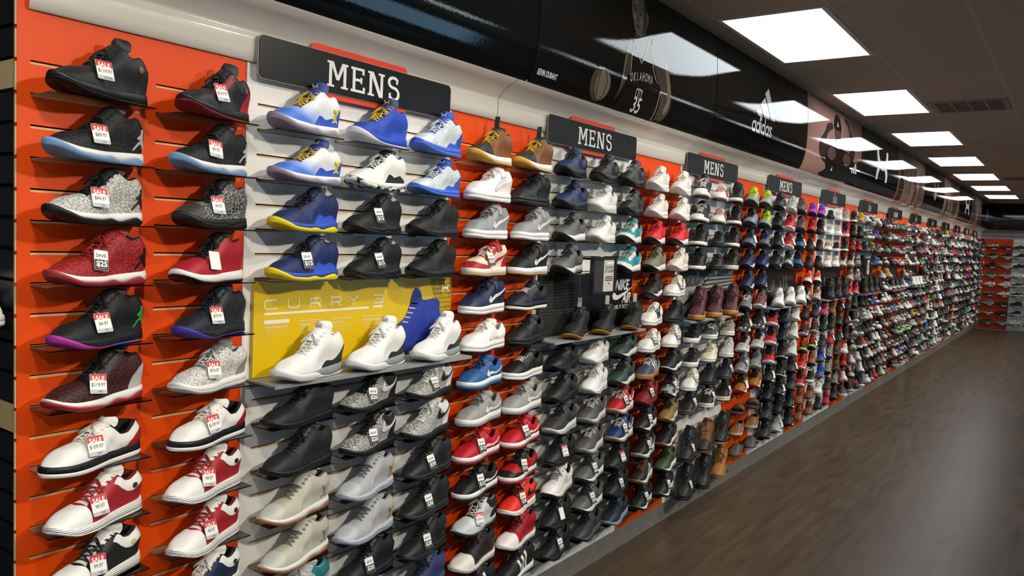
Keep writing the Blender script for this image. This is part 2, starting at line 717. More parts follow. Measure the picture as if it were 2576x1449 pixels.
def troffer(x, y, first, label, group):
    t = empty('ceiling_light', (x, y, CEIL))
    mb = MB()
    a, bb_ = 0.297, 0.602
    ia, ib = 0.272, 0.582
    for s in (-1, 1):
        mb.box((min(s * a, s * ia), -bb_, -0.010), (max(s * a, s * ia), bb_, 0.0))
        mb.box((-ia, min(s * bb_, s * ib), -0.010), (ia, max(s * bb_, s * ib), 0.0))
    mb.obj('frame', m_frame, t)
    mb = MB()
    mb.box((-ia, -ib, -0.006), (ia, ib, -0.001))
    mb.obj('diffuser', m_em, t)
    tag(t, label, 'ceiling light', group)


ords = ['first', 'second', 'third', 'fourth', 'fifth', 'sixth', 'seventh', 'eighth', 'ninth']
k = 0
for n in range(-3, 8):
    yl = 4.92 + 2.44 * n
    if yl > Y_END - 0.8 or yl < -3:
        continue
    if n < 0:
        troffer(0.578, yl, False, '%s ceiling light panel above and behind the camera' % ords[n + 3], 'ceiling lights in the aisle row')
    else:
        troffer(0.578, yl, True, '%s bright white ceiling light panel counted from the camera' % ords[n], 'ceiling lights in the aisle row')
for n in range(-1, 8):  # unseen second row, added to throw light sideways onto the shoe wall
    troffer(2.87, 2.48 + 2.44 * n, False, '%s ceiling light panel of an added second row, outside the picture' % ords[n + 1], 'added ceiling lights further in the shop')

for (vx, vy, lab) in ((1.19, 7.75, 'square ceiling air vent with four grilles beside the second light'), (1.19, 15.07, 'distant ceiling air vent beside the fifth light')):
    t = empty('ceiling_vent', (vx, vy, CEIL))
    tag(t, lab, 'vent', 'ceiling vents')
    mb = MB()
    s = 0.285
    mb.box((-s, -s, -0.008), (s, -s + 0.04, 0))
    mb.box((-s, s - 0.04, -0.008), (s, s, 0))
    mb.box((-s, -s + 0.04, -0.008), (-s + 0.04, s - 0.04, 0))
    mb.box((s - 0.04, -s + 0.04, -0.008), (s, s - 0.04, 0))
    for q in (-0.125, 0, 0.125):
        mb.box((q - 0.008, -s + 0.04, -0.008), (q + 0.008, s - 0.04, 0))
    mb.obj('frame', mat('#8d8377', 0.7), t)
    mb = MB()
    mb.box((-s + 0.03, -s + 0.03, -0.003), (s - 0.03, s - 0.03, -0.0005))
    mb.obj('backing', mat('#1a1613', 0.9), t)
    mb = MB()
    for q in range(22):
        yy = -s + 0.05 + q * (2 * s - 0.1) / 21
        mb.add([(-s + 0.04, yy, -0.001), (s - 0.04, yy, -0.001), (s - 0.04, yy + 0.01, -0.007), (-s + 0.04, yy + 0.01, -0.007)], [(0, 1, 2, 3)])
    mb.obj('grille', mat('#6a6056', 0.7), t)

# ------------------------------------------------------------------ white cove strip above the panels
m_strip = mat('#cfc8bd', 0.16, 'orangepeel', spec=0.6)
prof = [(0.006, 2.268), (0.013, 2.272), (0.016, 2.300), (0.018, 2.335), (0.017, 2.350), (0.014, 2.353), (0.020, 2.362), (0.040, 2.385), (0.075, 2.410), (0.112, 2.425), (0.118, 2.440)]
joint = [S0 + 0.02, 2.66, 4.62, 6.58, 8.54, 10.5, 12.46, 14.42, 16.38, 18.34, Y_END]
for q in range(len(joint) - 1):
    a, bb_ = joint[q] + 0.0015, joint[q + 1] - 0.0015
    P = np.array([[(px, yy, pz) for (px, pz) in prof] for yy in (a, bb_)])
    mb = MB()
    mb.grid(P)
    structure(mb.obj('trim_%d' % (q + 1), m_strip, None, True))

# ------------------------------------------------------------------ glossy curved valance graphics
VZ0, VZ1 = 2.425, 3.06
VP_ = np.array([(0.100, 2.425), (0.118, 2.435), (0.140, 2.475), (0.158, 2.54), (0.168, 2.62), (0.170, 2.72), (0.166, 2.82), (0.160, 2.92), (0.152, 3.0), (0.146, 3.058)])


def vx(z, off=0.0):
    return float(np.interp(z, VP_[:, 1], VP_[:, 0])) + off


def valance_point(y, z, off):
    dz = 0.01
    sl = (vx(z + dz) - vx(z - dz)) / (2 * dz)
    n = Vector((1, 0, -sl)).normalized()
    return (vx(z) + n.x * off, y, z + n.z * off)


def m_gloss(c, kind='orangepeel'):
    return mat(c, 0.03, kind, spec=0.42)


# smooth cubic profile for the panels
from mathutils.geometry import interpolate_bezier
zz = np.linspace(0, 1, 40)


def vprofile():
    # catmull rom through VP_
    pts = VP_
    out = []
    for i in range(len(pts) - 1):
        p0, p1, p2, p3 = pts[max(i - 1, 0)], pts[i], pts[i + 1], pts[min(i + 2, len(pts) - 1)]
        for t in np.linspace(0, 1, 5)[:-1]:
            out.append(0.5 * ((2 * p1) + (-p0 + p2) * t + (2 * p0 - 5 * p1 + 4 * p2 - p3) * t * t + (-p0 + 3 * p1 - 3 * p2 + p3) * t ** 3))
    out.append(pts[-1])
    return np.array(out)


VPS = vprofile()
VP_ = VPS


def curved_poly(mb, poly, off, mi=0, dz=0.02, dy=0.08, depth=0.0):
    """flat poly in (y,z) wrapped on the valance curve"""
    bm = bmesh.new()
    vs = [bm.verts.new((p[0], p[1], 0)) for p in poly]
    bm.faces.new(vs)
    bm.normal_update()
    bmesh.ops.triangulate(bm, faces=bm.faces[:], ngon_method='EAR_CLIP')
    zs = [p[1] for p in poly]
    z = min(zs) + dz
    while z < max(zs):
        bmesh.ops.bisect_plane(bm, geom=bm.verts[:] + bm.edges[:] + bm.faces[:], plane_co=(0, z, 0), plane_no=(0, 1, 0))
        z += dz
    bmesh.ops.triangulate(bm, faces=[f for f in bm.faces if len(f.verts) > 4])
    bm.verts.index_update()
    V = [valance_point(v.co.x, v.co.y, off) for v in bm.verts]
    mb.add(V, [tuple(v.index for v in f.verts) for f in bm.faces], mi)
    bm.free()


def curved_text(s, y, z, size, m, parent, off=0.0012, **kw):
    me = text_mesh(s, **kw)
    co = np.empty(len(me.vertices) * 3)
    me.vertices.foreach_get('co', co)
    co = co.reshape(-1, 3)
    V = [valance_point(y + c[0] * size, z + c[1] * size, off) for c in co]
    mb = MB()
    mb.add(V, [tuple(p.vertices) for p in me.polygons])
    return mb.obj('lettering', m, parent)


def ellipse(cy, cz, ry, rz, n=28, rot=0.0):
    return [(cy + ry * math.cos(t) * math.cos(rot) - rz * math.sin(t) * math.sin(rot), cz + ry * math.cos(t) * math.sin(rot) + rz * math.sin(t) * math.cos(rot)) for t in [2 * math.pi * k / n for k in range(n)]]


def smooth_poly(pts, n=6):
    out = []
    m = len(pts)
    P = [np.array(p, float) for p in pts]
    for i in range(m):
        p0, p1, p2, p3 = P[(i - 1) % m], P[i], P[(i + 1) % m], P[(i + 2) % m]
        for t in np.linspace(0, 1, n + 1)[:-1]:
            out.append(tuple(0.5 * ((2 * p1) + (-p0 + p2) * t + (2 * p0 - 5 * p1 + 4 * p2 - p3) * t * t + (-p0 + 3 * p1 - 3 * p2 + p3) * t ** 3)))
    return out


VJ = [0.78, 2.72, 4.66, 6.62, 8.56, 10.53, 12.5, 14.45, 16.4, 18.35, 20.3, Y_END - 0.17]
VCOL = ['#0b0d0e', '#121110', '#0d0d0c', '#a0766b', '#0d0d0c', '#6d5750', '#15110f', '#7d6359', '#15110f', '#6b5a52', '#15110f']
VLAB = ['glossy black curved sign panel at top left, nearest the camera',
        'glossy black curved panel with grey photo of basketball player',
        'glossy black curved panel with large white three-bar logo and lettering',
        'dusty pink curved panel with photo of flexing athlete in cap',
        'glossy black curved panel with tall white crossed-curve logo',
        'brownish curved photo panel right of the tall white logo panel',
        'dark curved panel with small white pointed check mark logo',
        'pinkish brown curved photo panel between two dark logo panels',
        'dark curved panel with smaller distant white crossed-curve logo',
        'brown curved photo panel, last before the far corner panel',
        'dark curved panel with white check mark at the far corner']
m_white = mat('#d8d6cf', 0.4, spec=.3)
m_vwhite = mat('#d9dcda', 0.06, spec=0.8)
VAL = []
for q in range(len(VJ) - 1):
    a, bb_ = VJ[q] + 0.004, VJ[q + 1] - 0.004
    t = empty('valance_panel', (0.0, (a + bb_) / 2, VZ0))
    bpy.context.view_layer.update()
    t['label'] = VLAB[q]
    t['category'] = 'sign panel'
    VAL.append(t)
    off = -(a + bb_) / 2

# helper so geometry given in world coordinates can be parented to a located Empty


def adopt(o, parent):
    o.parent = parent
    o.matrix_parent_inverse = Matrix.Translation(-Vector(parent.location))
    return o


for q, t in enumerate(VAL):
    a, bb_ = VJ[q] + 0.004, VJ[q + 1] - 0.004
    mb = MB()
    ny = 2
    th = 0.006
    out = np.array([[(px, yy, pz) for (px, pz) in VPS] for yy in np.linspace(a, bb_, ny)])
    inn = np.array([[(px - th, yy, pz) for (px, pz) in VPS] for yy in np.linspace(a, bb_, ny)])
    mb.grid(out)
    mb.grid(inn, flip=True)
    for yi in (0, ny - 1):
        P = np.stack([out[yi], inn[yi]])
        mb.grid(P, flip=(yi == 0))
    o = mb.obj('face_sheet', m_gloss(VCOL[q]), None, False)
    for p in o.data.polygons:
        p.use_smooth = p.index < (ny - 1) * (len(VPS) - 1)
    adopt(o, t)
    mb = MB()          # dark gap strip at the right seam
    P = np.array([[(px - 0.010, yy, pz) for (px, pz) in VPS] for yy in (bb_ - 0.002, bb_ + 0.010)])
    mb.grid(P)
    adopt(mb.obj('seam_strip', mat('#050505', 0.4)), t)


def curved_part(name, polys, m, parent, off):
    mb = MB()
    for p in polys:
        curved_poly(mb, p, off)
    return adopt(mb.obj(name, m, None, False), parent)


def UA(cy, cz, wy, hz):
    """two tall crescents, upper one open to the top and lower one open to the bottom, overlapping in the middle"""
    out = []
    for sd in (1, -1):
        o_, i_ = [], []
        for k in range(21):
            u = math.pi * k / 20
            o_.append((cy - wy * .5 * math.cos(u), cz + sd * hz * (.5 - .66 * math.sin(u) ** .7)))
            i_.append((cy - wy * .34 * math.cos(u), cz + sd * hz * (.5 - .44 * math.sin(u) ** .8)))
        out.append(o_ + i_[::-1])
    return out


SWOOSH = [(0.13, .64), (0.05, .50), (.01, .34), (.02, .17), (.08, .05), (.18, .01), (.30, .05), (.60, .34), (1.0, .86), (.58, .50), (.34, .34), (.27, .31), (.19, .33), (.14, .44)]
m_skin = m_gloss('#756a5a', 'plain')
m_skin2 = m_gloss('#4a4238', 'plain')
m_skinl = m_gloss('#968a74', 'plain')
m_jersey = m_gloss('#1a1716', 'plain')
m_line = m_gloss('#b5ada0', 'plain')
t = VAL[1]
# portrait of a basketball player, printed (flat ink on the curved sheet). coordinates are (along the wall, height)
armL = [(3.511, 2.773), (3.478, 2.723), (3.463, 2.625), (3.453, 2.539), (3.430, 2.456), (3.424, 2.440), (3.441, 2.476), (3.506, 2.584), (3.540, 2.686), (3.555, 2.764)]
armR = [(3.792, 2.848), (3.871, 2.814), (3.941, 2.744), (4.001, 2.649), (4.040, 2.536), (4.009, 2.463), (3.95, 2.436), (3.891, 2.436), (3.909, 2.503), (3.883, 2.602), (3.833, 2.645), (3.77, 2.735), (3.753, 2.814)]
neck = [(3.572, 2.835), (3.690, 2.85), (3.744, 2.831), (3.701, 2.771), (3.64, 2.696), (3.585, 2.759), (3.555, 2.789)]
head = [(3.555, 3.045), (3.538, 2.995), (3.534, 2.941), (3.537, 2.911), (3.548, 2.877), (3.564, 2.845), (3.585, 2.822), (3.612, 2.817), (3.652, 2.827), (3.685, 2.857), (3.697, 2.896), (3.703, 2.945), (3.70, 3.0), (3.68, 3.045)]
jersey = [(3.555, 2.789), (3.536, 2.724), (3.53, 2.662), (3.52, 2.601), (3.485, 2.542), (3.470, 2.467), (3.46, 2.434), (3.632, 2.434), (3.802, 2.434), (3.891, 2.434), (3.905, 2.514), (3.883, 2.602), (3.833, 2.639), (3.776, 2.686), (3.757, 2.783), (3.728, 2.84), (3.689, 2.756), (3.644, 2.688), (3.599, 2.725), (3.576, 2.781)]
curved_part('printed_arm', [smooth_poly(armL, 3)], m_skin2, t, 0.0006)
curved_part('printed_arm', [smooth_poly(armR, 3)], m_skin2, t, 0.0006)
curved_part('printed_arm_light', [smooth_poly([(3.91, 2.775), (3.962, 2.705), (4.005, 2.62), (4.022, 2.54), (3.99, 2.48), (3.965, 2.50), (3.985, 2.56), (3.955, 2.64), (3.925, 2.70)], 3)], m_skin, t, 0.0010)
curved_part('printed_arm_light', [smooth_poly([(3.487, 2.745), (3.472, 2.70), (3.463, 2.625), (3.456, 2.54), (3.466, 2.56), (3.478, 2.64), (3.50, 2.70)], 3)], m_skin, t, 0.0010)
curved_part('printed_neck', [neck], m_skin2, t, 0.0006)
curved_part('printed_jersey', [smooth_poly(jersey, 3)], m_jersey, t, 0.0009)
curved_part('printed_head', [smooth_poly(head, 3)], m_skin, t, 0.0012)
curved_part('printed_ear', [smooth_poly([(3.695, 2.935), (3.712, 2.948), (3.716, 2.915), (3.702, 2.885)], 3)], m_skin, t, 0.0012)
curved_part('printed_hair', [smooth_poly([(3.552, 3.052), (3.560, 3.03), (3.60, 3.048), (3.65, 3.030), (3.685, 2.99), (3.697, 2.95), (3.706, 3.0), (3.69, 3.052)], 3)], m_jersey, t, 0.0016)
for nm_, pp in (('printed_pupil', ellipse(3.567, 2.938, .006, .006, 10)), ('printed_eye', ellipse(3.566, 2.938, .013, .0075, 12)), ('printed_eye', ellipse(3.628, 2.930, .015, .0075, 12)), ('printed_eyebrow', ellipse(3.564, 2.958, .017, .004, 12)), ('printed_eyebrow', ellipse(3.632, 2.952, .020, .004, 12)),
                ('printed_mouth', ellipse(3.598, 2.862, .019, .011, 14)), ('printed_face_shade', smooth_poly([(3.662, 3.0), (3.69, 2.97), (3.696, 2.90), (3.672, 2.85), (3.640, 2.826), (3.652, 2.87), (3.660, 2.92)], 3)),
                ('printed_nose', smooth_poly([(3.592, 2.935), (3.603, 2.905), (3.608, 2.889), (3.585, 2.886), (3.590, 2.905)], 3))):
    curved_part(nm_, [pp], m_skin2, t, 0.0017)
for pp in (ellipse(3.590, 2.90, .007, .022, 12), ellipse(3.560, 2.905, .010, .016, 12), ellipse(3.59, 2.985, .022, .014, 12), ellipse(3.637, 2.895, .012, .016, 12)):
    curved_part('printed_face_light', [pp], m_skinl, t, 0.0015)
curved_part('printed_ball', [ellipse(3.272, 2.520, .092, .078)], m_skin2, t, 0.0010)
curved_part('printed_ball_light', [ellipse(3.292, 2.520, .066, .070)], m_skin, t, 0.0013)


def strip_line(pts, wd):
    a = [(p[0] - wd, p[1]) for p in pts]
    b2 = [(p[0] + wd, p[1]) for p in pts[::-1]]
    return a + b2


for pp in ([(3.262, 2.594), (3.246, 2.55), (3.25, 2.49), (3.27, 2.445)], [(3.30, 2.59), (3.325, 2.54), (3.322, 2.48), (3.30, 2.45)]):
    curved_part('printed_ball_seam', [strip_line(pp, .0025)], m_jersey, t, 0.0017)
for pp, wd in (([(3.560, 2.795), (3.540, 2.724), (3.534, 2.608)], .0035), ([(3.583, 2.777), (3.598, 2.731), (3.644, 2.687)], .005), ([(3.644, 2.687), (3.69, 2.75), (3.732, 2.845)], .005),
               ([(3.765, 2.83), (3.757, 2.77), (3.778, 2.686), (3.82, 2.635), (3.85, 2.622)], .0035), ([(3.885, 2.589), (3.881, 2.497), (3.874, 2.437)], .003)):
    curved_part('printed_piping', [strip_line(pp, wd)], m_line, t, 0.0014)
m_ink = m_gloss('#dedbd2', 'plain')
for k, ch in enumerate('OKLAHOMA'):
    adopt(curved_text(ch, 3.553 + k * .0312, 2.600 + .010 * math.sin(math.pi * k / 7) + .0035 * k, .062, m_ink, None, off=0.0016, narrow=.46), t)
adopt(curved_text('CITY', 3.657, 2.535, .070, m_ink, None, off=0.0016, narrow=.50), t)
adopt(curved_text('35', 3.664, 2.478, .105, m_ink, None, off=0.0016, narrow=.92, bold=.012), t)
adopt(curved_text('KEVIN DURANT', 2.835, 2.480, .034, m_vwhite, None, off=0.0016, narrow=.62, bold=.02), t)

# three bars and lettering
t = VAL[2]
for bar_ in ([(5.380, 2.712), (5.455, 2.743), (5.509, 2.691), (5.424, 2.689)], [(5.457, 2.769), (5.555, 2.834), (5.66, 2.695), (5.548, 2.692)], [(5.557, 2.862), (5.634, 2.91), (5.782, 2.695), (5.693, 2.694)]):
    curved_part('logo_bar', [bar_], m_vwhite, t, 0.0014)


def ring_poly(cy, cz, ro_y, ro_z, wd):
    o_ = ellipse(cy, cz, ro_y, ro_z, 26)
    i_ = ellipse(cy, cz, ro_y - wd, ro_z - wd, 26)
    return [[o_[k], o_[(k + 1) % 26], i_[(k + 1) % 26], i_[k]] for k in range(26)]


def lower_word(t, y0, z0, h, m):
    """adidas in round bold lower case: letter by letter"""
    x = y0
    r, wd = h * .5, h * .22
    for ch in 'adidas':
        polys = []
        if ch in 'ad':
            polys += ring_poly(x + r, z0 + r, r, r, wd)
            top = h if ch == 'a' else h * 1.55
            polys.append([(x + 2 * r - wd * .9, z0), (x + 2 * r + wd * .1, z0), (x + 2 * r + wd * .1, z0 + top), (x + 2 * r - wd * .9, z0 + top)])
            adv = 2 * r + wd * .45
        elif ch == 'i':
            polys.append([(x, z0), (x + wd, z0), (x + wd, z0 + h), (x, z0 + h)])
            polys.append([(x, z0 + h * 1.18), (x + wd, z0 + h * 1.18), (x + wd, z0 + h * 1.5), (x, z0 + h * 1.5)])
            adv = wd * 1.4
        else:
            pth = [(x + r * (.82 + .62 * math.cos(u)), z0 + h * (.74 + .22 * math.sin(u) * .75)) for u in np.linspace(.3, 4.5, 9)] + [(x + r * (.82 + .62 * math.cos(u)), z0 + h * (.27 + .22 * math.sin(u) * .75)) for u in np.linspace(1.4, -2.8, 9)]
            for k in range(len(pth) - 1):
                a_, b_ = Vector(pth[k]), Vector(pth[k + 1])
                d_ = (b_ - a_).normalized()
                n_ = Vector((-d_.y, d_.x)) * wd * .46
                e_ = d_ * wd * .12
                polys.append([tuple(q) for q in (a_ - n_ - e_, b_ - n_ + e_, b_ + n_ + e_, a_ + n_ - e_)])
            adv = r * 1.7
        mb = MB()
        for k, p in enumerate(polys):
            curved_poly(mb, p, 0.0014 + .00003 * (k % 3), dz=h)
        adopt(mb.obj('lettering', m, None), t)
        x += adv


lower_word(t, 5.318, 2.572, .076, m_vwhite)

# flexing athlete
t = VAL[3]
m_d1 = m_gloss('#3a2a27', 'plain')
m_d2 = m_gloss('#1c1413', 'plain')
m_d3 = m_gloss('#5d4540', 'plain')
curved_part('printed_arm', [smooth_poly([(7.116, 2.565), (6.985, 2.636), (7.013, 2.72), (7.162, 2.819), (7.222, 2.882), (7.38, 2.911), (7.42, 2.874), (7.368, 2.847), (7.300, 2.829), (7.183, 2.752), (7.221, 2.706), (7.371, 2.716), (7.442, 2.65), (7.30, 2.55)], 3)], m_d1, t, 0.0007)
curved_part('printed_arm', [smooth_poly([(8.03, 2.74), (8.046, 2.871), (7.949, 2.968), (7.855, 2.990), (7.877, 3.025), (7.974, 3.004), (8.061, 2.928), (8.204, 2.826), (8.248, 2.691), (8.10, 2.66)], 3)], m_d1, t, 0.0007)
curved_part('printed_torso', [smooth_poly([(7.229, 2.567), (7.254, 2.68), (7.54, 2.730), (7.753, 2.720), (8.069, 2.709), (8.231, 2.647), (8.36, 2.60), (8.36, 2.52), (8.324, 2.436), (7.212, 2.436), (7.30, 2.50)], 3)], m_d2, t, 0.0010)
for cy_ in (7.40, 7.96):
    curved_part('printed_chest', [ellipse(cy_, 2.645, .15, .055)], m_d3, t, 0.0013)
curved_part('printed_head', [smooth_poly([(7.482, 2.895), (7.50, 2.804), (7.59, 2.762), (7.68, 2.80), (7.70, 2.905)], 3)], m_d3, t, 0.0013)
curved_part('printed_cap', [smooth_poly([(7.455, 2.881), (7.46, 2.952), (7.545, 3.015), (7.664, 2.985), (7.715, 2.895), (7.62, 2.872)], 3)], m_d2, t, 0.0016)
for pp in ([(7.555, 2.905), (7.585, 2.955), (7.615, 2.905)], [(7.47, 2.50), (7.50, 2.54), (7.53, 2.50)]):
    curved_part('printed_bar', [pp], m_vwhite, t, 0.0019)
curved_part('printed_corner', [[(8.10, 2.62), (8.545, 2.69), (8.545, 2.434), (8.14, 2.434)]], m_d2, t, 0.0018)
yl = 8.28
for pp in ([(yl - .105, 2.560), (yl - .065, 2.575), (yl - .035, 2.545), (yl - .085, 2.545)], [(yl - .062, 2.590), (yl - .008, 2.612), (yl + .055, 2.545), (yl - .008, 2.545)], [(yl - .0, 2.628), (yl + .05, 2.652), (yl + .14, 2.545), (yl + .078, 2.545)]):
    curved_part('logo_bar', [pp], m_vwhite, t, 0.0022)
lower_word(t, yl - .13, 2.490, .036, m_vwhite)
# crossed-curve logos
for pp in UA(9.58, 2.745, 0.60, 0.34):
    curved_part('logo', [pp], m_vwhite, VAL[4], 0.0014)
for pp in UA(17.62, 2.735, 0.64, 0.30):
    curved_part('logo', [pp], m_vwhite, VAL[8], 0.0014)
for q, yc2 in ((6, 13.50), (10, 21.5)):
    curved_part('logo', [[(yc2 - .18, 2.86), (yc2 - .10, 2.88), (yc2 - .02, 2.74), (yc2 + .32, 2.90), (yc2 + .02, 2.60), (yc2 - .05, 2.60)]], m_vwhite, VAL[q], 0.0014)
# photo panels far away: blocks of figures in brown tones
for q, cols in ((5, ('#3b2c28', '#8d7066', '#55423c')), (7, ('#3b2c28', '#9c7a6d', '#4a3833')), (9, ('#3a2d29', '#8a7066', '#4a3b36'))):
    a, bb_ = VJ[q], VJ[q + 1]
    RR = random.Random(q)
    for n_, cc in enumerate(cols):
        polys = []
        for k in range(4):
            yy = a + .2 + (bb_ - a - .4) * RR.random()
            h = RR.uniform(.25, .5)
            wd = RR.uniform(.06, .14)
            polys.append(smooth_poly([(yy - wd, 2.44), (yy - wd * .8, 2.44 + h * .6), (yy - wd * .3, 2.44 + h), (yy + wd * .4, 2.44 + h * .95), (yy + wd, 2.44 + h * .5), (yy + wd * .9, 2.44)], 3))
        for k, pp in enumerate(polys):
            curved_part('printed_figure', [pp], m_gloss(cc, 'plain'), VAL[q], 0.0008 + 0.0003 * n_ + .00007 * k)

# valance on the far wall
for q, (xa, xb, cc) in enumerate(((0.16, 1.75, '#2a1c1b'), (1.76, 3.6, '#1d1615'))):
    mb = MB()
    P = np.array([[(xx, Y_END - px, pz) for (px, pz) in VPS] for xx in (xa, xb)])
    mb.grid(P, flip=True)
    P2 = np.array([[(xx, Y_END - px + .006, pz) for (px, pz) in VPS] for xx in (xa, xb)])
    mb.grid(P2)
    o = mb.obj('valance_panel', m_gloss(cc), None, True)
    tag(o, ('dark maroon curved sign panel on the far end wall', 'dark curved sign panel at right on the far end wall')[q], 'sign panel')
mb = MB()
P = np.array([[(xx, Y_END - px, pz) for (px, pz) in prof] for xx in (0.02, 3.6)])
mb.grid(P, flip=True)
structure(mb.obj('trim_20', mat('#8c9094', 0.3), None, True))

# ------------------------------------------------------------------ section signs
m_sign = mat('#0a0a0a', 0.34, 'orangepeel', spec=0.3)
m_signback = mat('#8d8a84', 0.5)
m_red = mat('#dd3d1c', 0.3)


def rrect(w, h, r, n=5):
    pts = []
    for cx, cy, a0 in ((w / 2 - r, h / 2 - r, 0), (-w / 2 + r, h / 2 - r, 90), (-w / 2 + r, -h / 2 + r, 180), (w / 2 - r, -h / 2 + r, 270)):
        for k in range(n + 1):
            a = math.radians(a0 + 90 * k / n)
            pts.append((cx + r * math.cos(a), cy + r * math.sin(a)))
    return pts


signtxt = ['MENS', 'MENS', 'MENS', 'MENS', '11-3', '11-3', 'INFANT', '35-7', '35-7', '35-7', '35-7', 'MENS', 'MENS']
slabl = ['largest black MENS section sign, nearest the camera', 'second black MENS section sign from the left', 'third black MENS section sign from the left', 'fourth and smallest looking black MENS section sign',
         'first black 11-3 kids section sign from the left', 'second black 11-3 kids section sign from the left', 'black INFANT section sign above orange patterned panel',
         'first black 3 1/2-7 size sign right of INFANT sign', 'second black 3 1/2-7 size sign right of INFANT sign', 'third black 3 1/2-7 size sign right of INFANT sign', 'fourth black size sign right of INFANT sign',
         'distant black section sign, second last before the corner', 'most distant black section sign beside the corner']
for n in range(13):
    y0 = S0 + OW + PERIOD * n
    yc = y0 + 0.453
    if yc > Y_END - 0.3:
        break
    zc = 2.286
    t = empty('section_sign', (0.03, yc, zc))
    tag(t, slabl[n], 'sign', 'black section signs above the shelves')
    W_, H_ = (0.872, 0.126)
    mb = MB()
    mb.prism(rrect(W_ + .006, H_ + .005, .018), 0.003, wall_matrix(0, 0, 0.0, 1))
    mb.obj('sign_back', m_signback, t)
    mb = MB()
    mb.prism(rrect(W_, H_, .017), 0.003, wall_matrix(0, 0, 0.003, 1))
    mb.obj('sign_board', m_sign, t)
    mb = MB()
    mb.prism(rrect(.44, .166, .02), 0.003, wall_matrix(-.02, .002, -0.0035, 1))
    mb.obj('red_accent', m_red, t)
    wd = signtxt[n]
    if wd == 'MENS':
        slab_word(wd, -.012, -0.002, 0.0061, 0.082, m_white, t, 1.18)
    elif wd == '35-7':
        slab_word('3', -.070, -0.012, 0.0061, 0.062, m_white, t)
        slab_word('1', -.036, 0.006, 0.0061, 0.024, m_white, t)
        slab_word('2', -.020, -0.002, 0.0061, 0.024, m_white, t)
        slab_word('-7', .040, -0.012, 0.0061, 0.062, m_white, t)
    else:
        slab_word(wd, 0.0, -0.012, 0.0061, 0.062, m_white, t, .95)
    if wd != 'MENS':
        me = text_mesh('KIDS', bold=.02)
        o = part('lettering', me, m_white, t)
        o.matrix_basis = wall_matrix(-0.0, .042, 0.0061, 0.02)

# patterned INFANT section
mb = MB()
ya = S0 + PERIOD * 6 + OW - OW
for k in range(25):
    yy = ya + 0.01 + k * 0.061
    h = 0.10
    s = (-1) ** k
    mb.prism([(yy, 2.12), (yy + .012, 2.12), (yy + .012 + s * .02 + .02, 2.25), (yy + s * .02 + .02, 2.25)], 0.0006, wall_matrix(0, 0, 0.0002, 1))
o = mb.obj('white_line_decoration', mat('#e8dcc8', .5), wall_left)

# ------------------------------------------------------------------ shoes: parametric last
NW_, NT_ = 10, 6
RIM = 1 - NW_ / (NW_ + NT_)


def pch(tab, s):
    """smooth monotone-ish table lookup"""
    xs = np.array([p[0] for p in tab], float)
    ys = np.array([p[1] for p in tab], float)
    h = np.diff(xs)
    d = np.diff(ys) / h
    m = np.zeros(len(xs))
    m[0], m[-1] = d[0], d[-1]
    for i in range(1, len(xs) - 1):
        m[i] = 0 if d[i - 1] * d[i] <= 0 else 2 * d[i - 1] * d[i] / (d[i - 1] + d[i])
    s = np.clip(s, xs[0], xs[-1])
    k = np.clip(np.searchsorted(xs, s, side='right') - 1, 0, len(xs) - 2)
    t = (s - xs[k]) / h[k]
    return ((2 * t ** 3 - 3 * t ** 2 + 1) * ys[k] + (t ** 3 - 2 * t ** 2 + t) * h[k] * m[k] + (-2 * t ** 3 + 3 * t ** 2) * ys[k + 1] + (t ** 3 - t ** 2) * h[k] * m[k + 1])


def sstep(x):
    x = np.clip(x, 0, 1)
    return x * x * (3 - 2 * x)


WS = [(0, .034), (.2, .0345), (.4, .034), (.55, .040), (.68, .0465), (.78, .0475), (.9, .046), (1, .043)]
ST = {}
ST['hi'] = dict(L=.305, zt=[(0, .037), (.12, .035), (.35, .031), (.6, .027), (.8, .029), (.93, .037), (1, .047)], zb=[(0, .005), (.08, 0), (.58, 0), (.8, .005), (1, .027)],
                zr=[(0, .122), (.05, .128), (.12, .126), (.2, .120), (.27, .124), (.32, .133), (.355, .137), (.40, .130), (.46, .115), (.53, .098), (.60, .085), (.67, .076), (.75, .069), (.85, .064), (.94, .060), (1, .052)],
                wr=[(0, .026), (.15, .031), (.3, .030), (.355, .027), (.5, .021), (.62, .014), (.7, .010), (1, .008)], so=.35, st=.68, ws=WS, tong=.018, rows=7)
ST['hix'] = dict(ST['hi'], tong=.036)
ST['mid'] = dict(ST['hi'], zr=[(0, .108), (.05, .114), (.12, .108), (.2, .101), (.27, .104), (.33, .118), (.37, .121), (.44, .112), (.5, .100), (.58, .087), (.66, .076), (.75, .068), (.85, .062), (.94, .057), (1, .050)], so=.37, tong=.030, rows=6)
ST['af1mid'] = dict(ST['mid'], L=.31, zt=[(0, .039), (.4, .036), (.8, .033), (1, .037)], zb=[(0, .002), (.06, 0), (.7, 0), (1, .008)],
                    zr=[(0, .128), (.05, .132), (.12, .131), (.2, .129), (.27, .130), (.33, .137), (.37, .134), (.43, .119), (.5, .104), (.58, .091), (.66, .082), (.75, .076), (.85, .071), (.94, .064), (1, .050)], tong=.016)
ST['low'] = dict(L=.310, zt=[(0, .038), (.4, .035), (.8, .032), (1, .036)], zb=[(0, .003), (.06, 0), (.7, 0), (1, .009)],
                 zr=[(0, .094), (.05, .096), (.12, .085), (.2, .072), (.28, .072), (.35, .088), (.41, .102), (.47, .097), (.54, .088), (.60, .080), (.66, .074), (.75, .068), (.85, .063), (.94, .058), (1, .047)],
                 wr=[(0, .026), (.15, .031), (.3, .030), (.42, .025), (.5, .021), (.62, .015), (.7, .010), (1, .008)], so=.41, st=.69, ws=WS, tong=.026, rows=6)
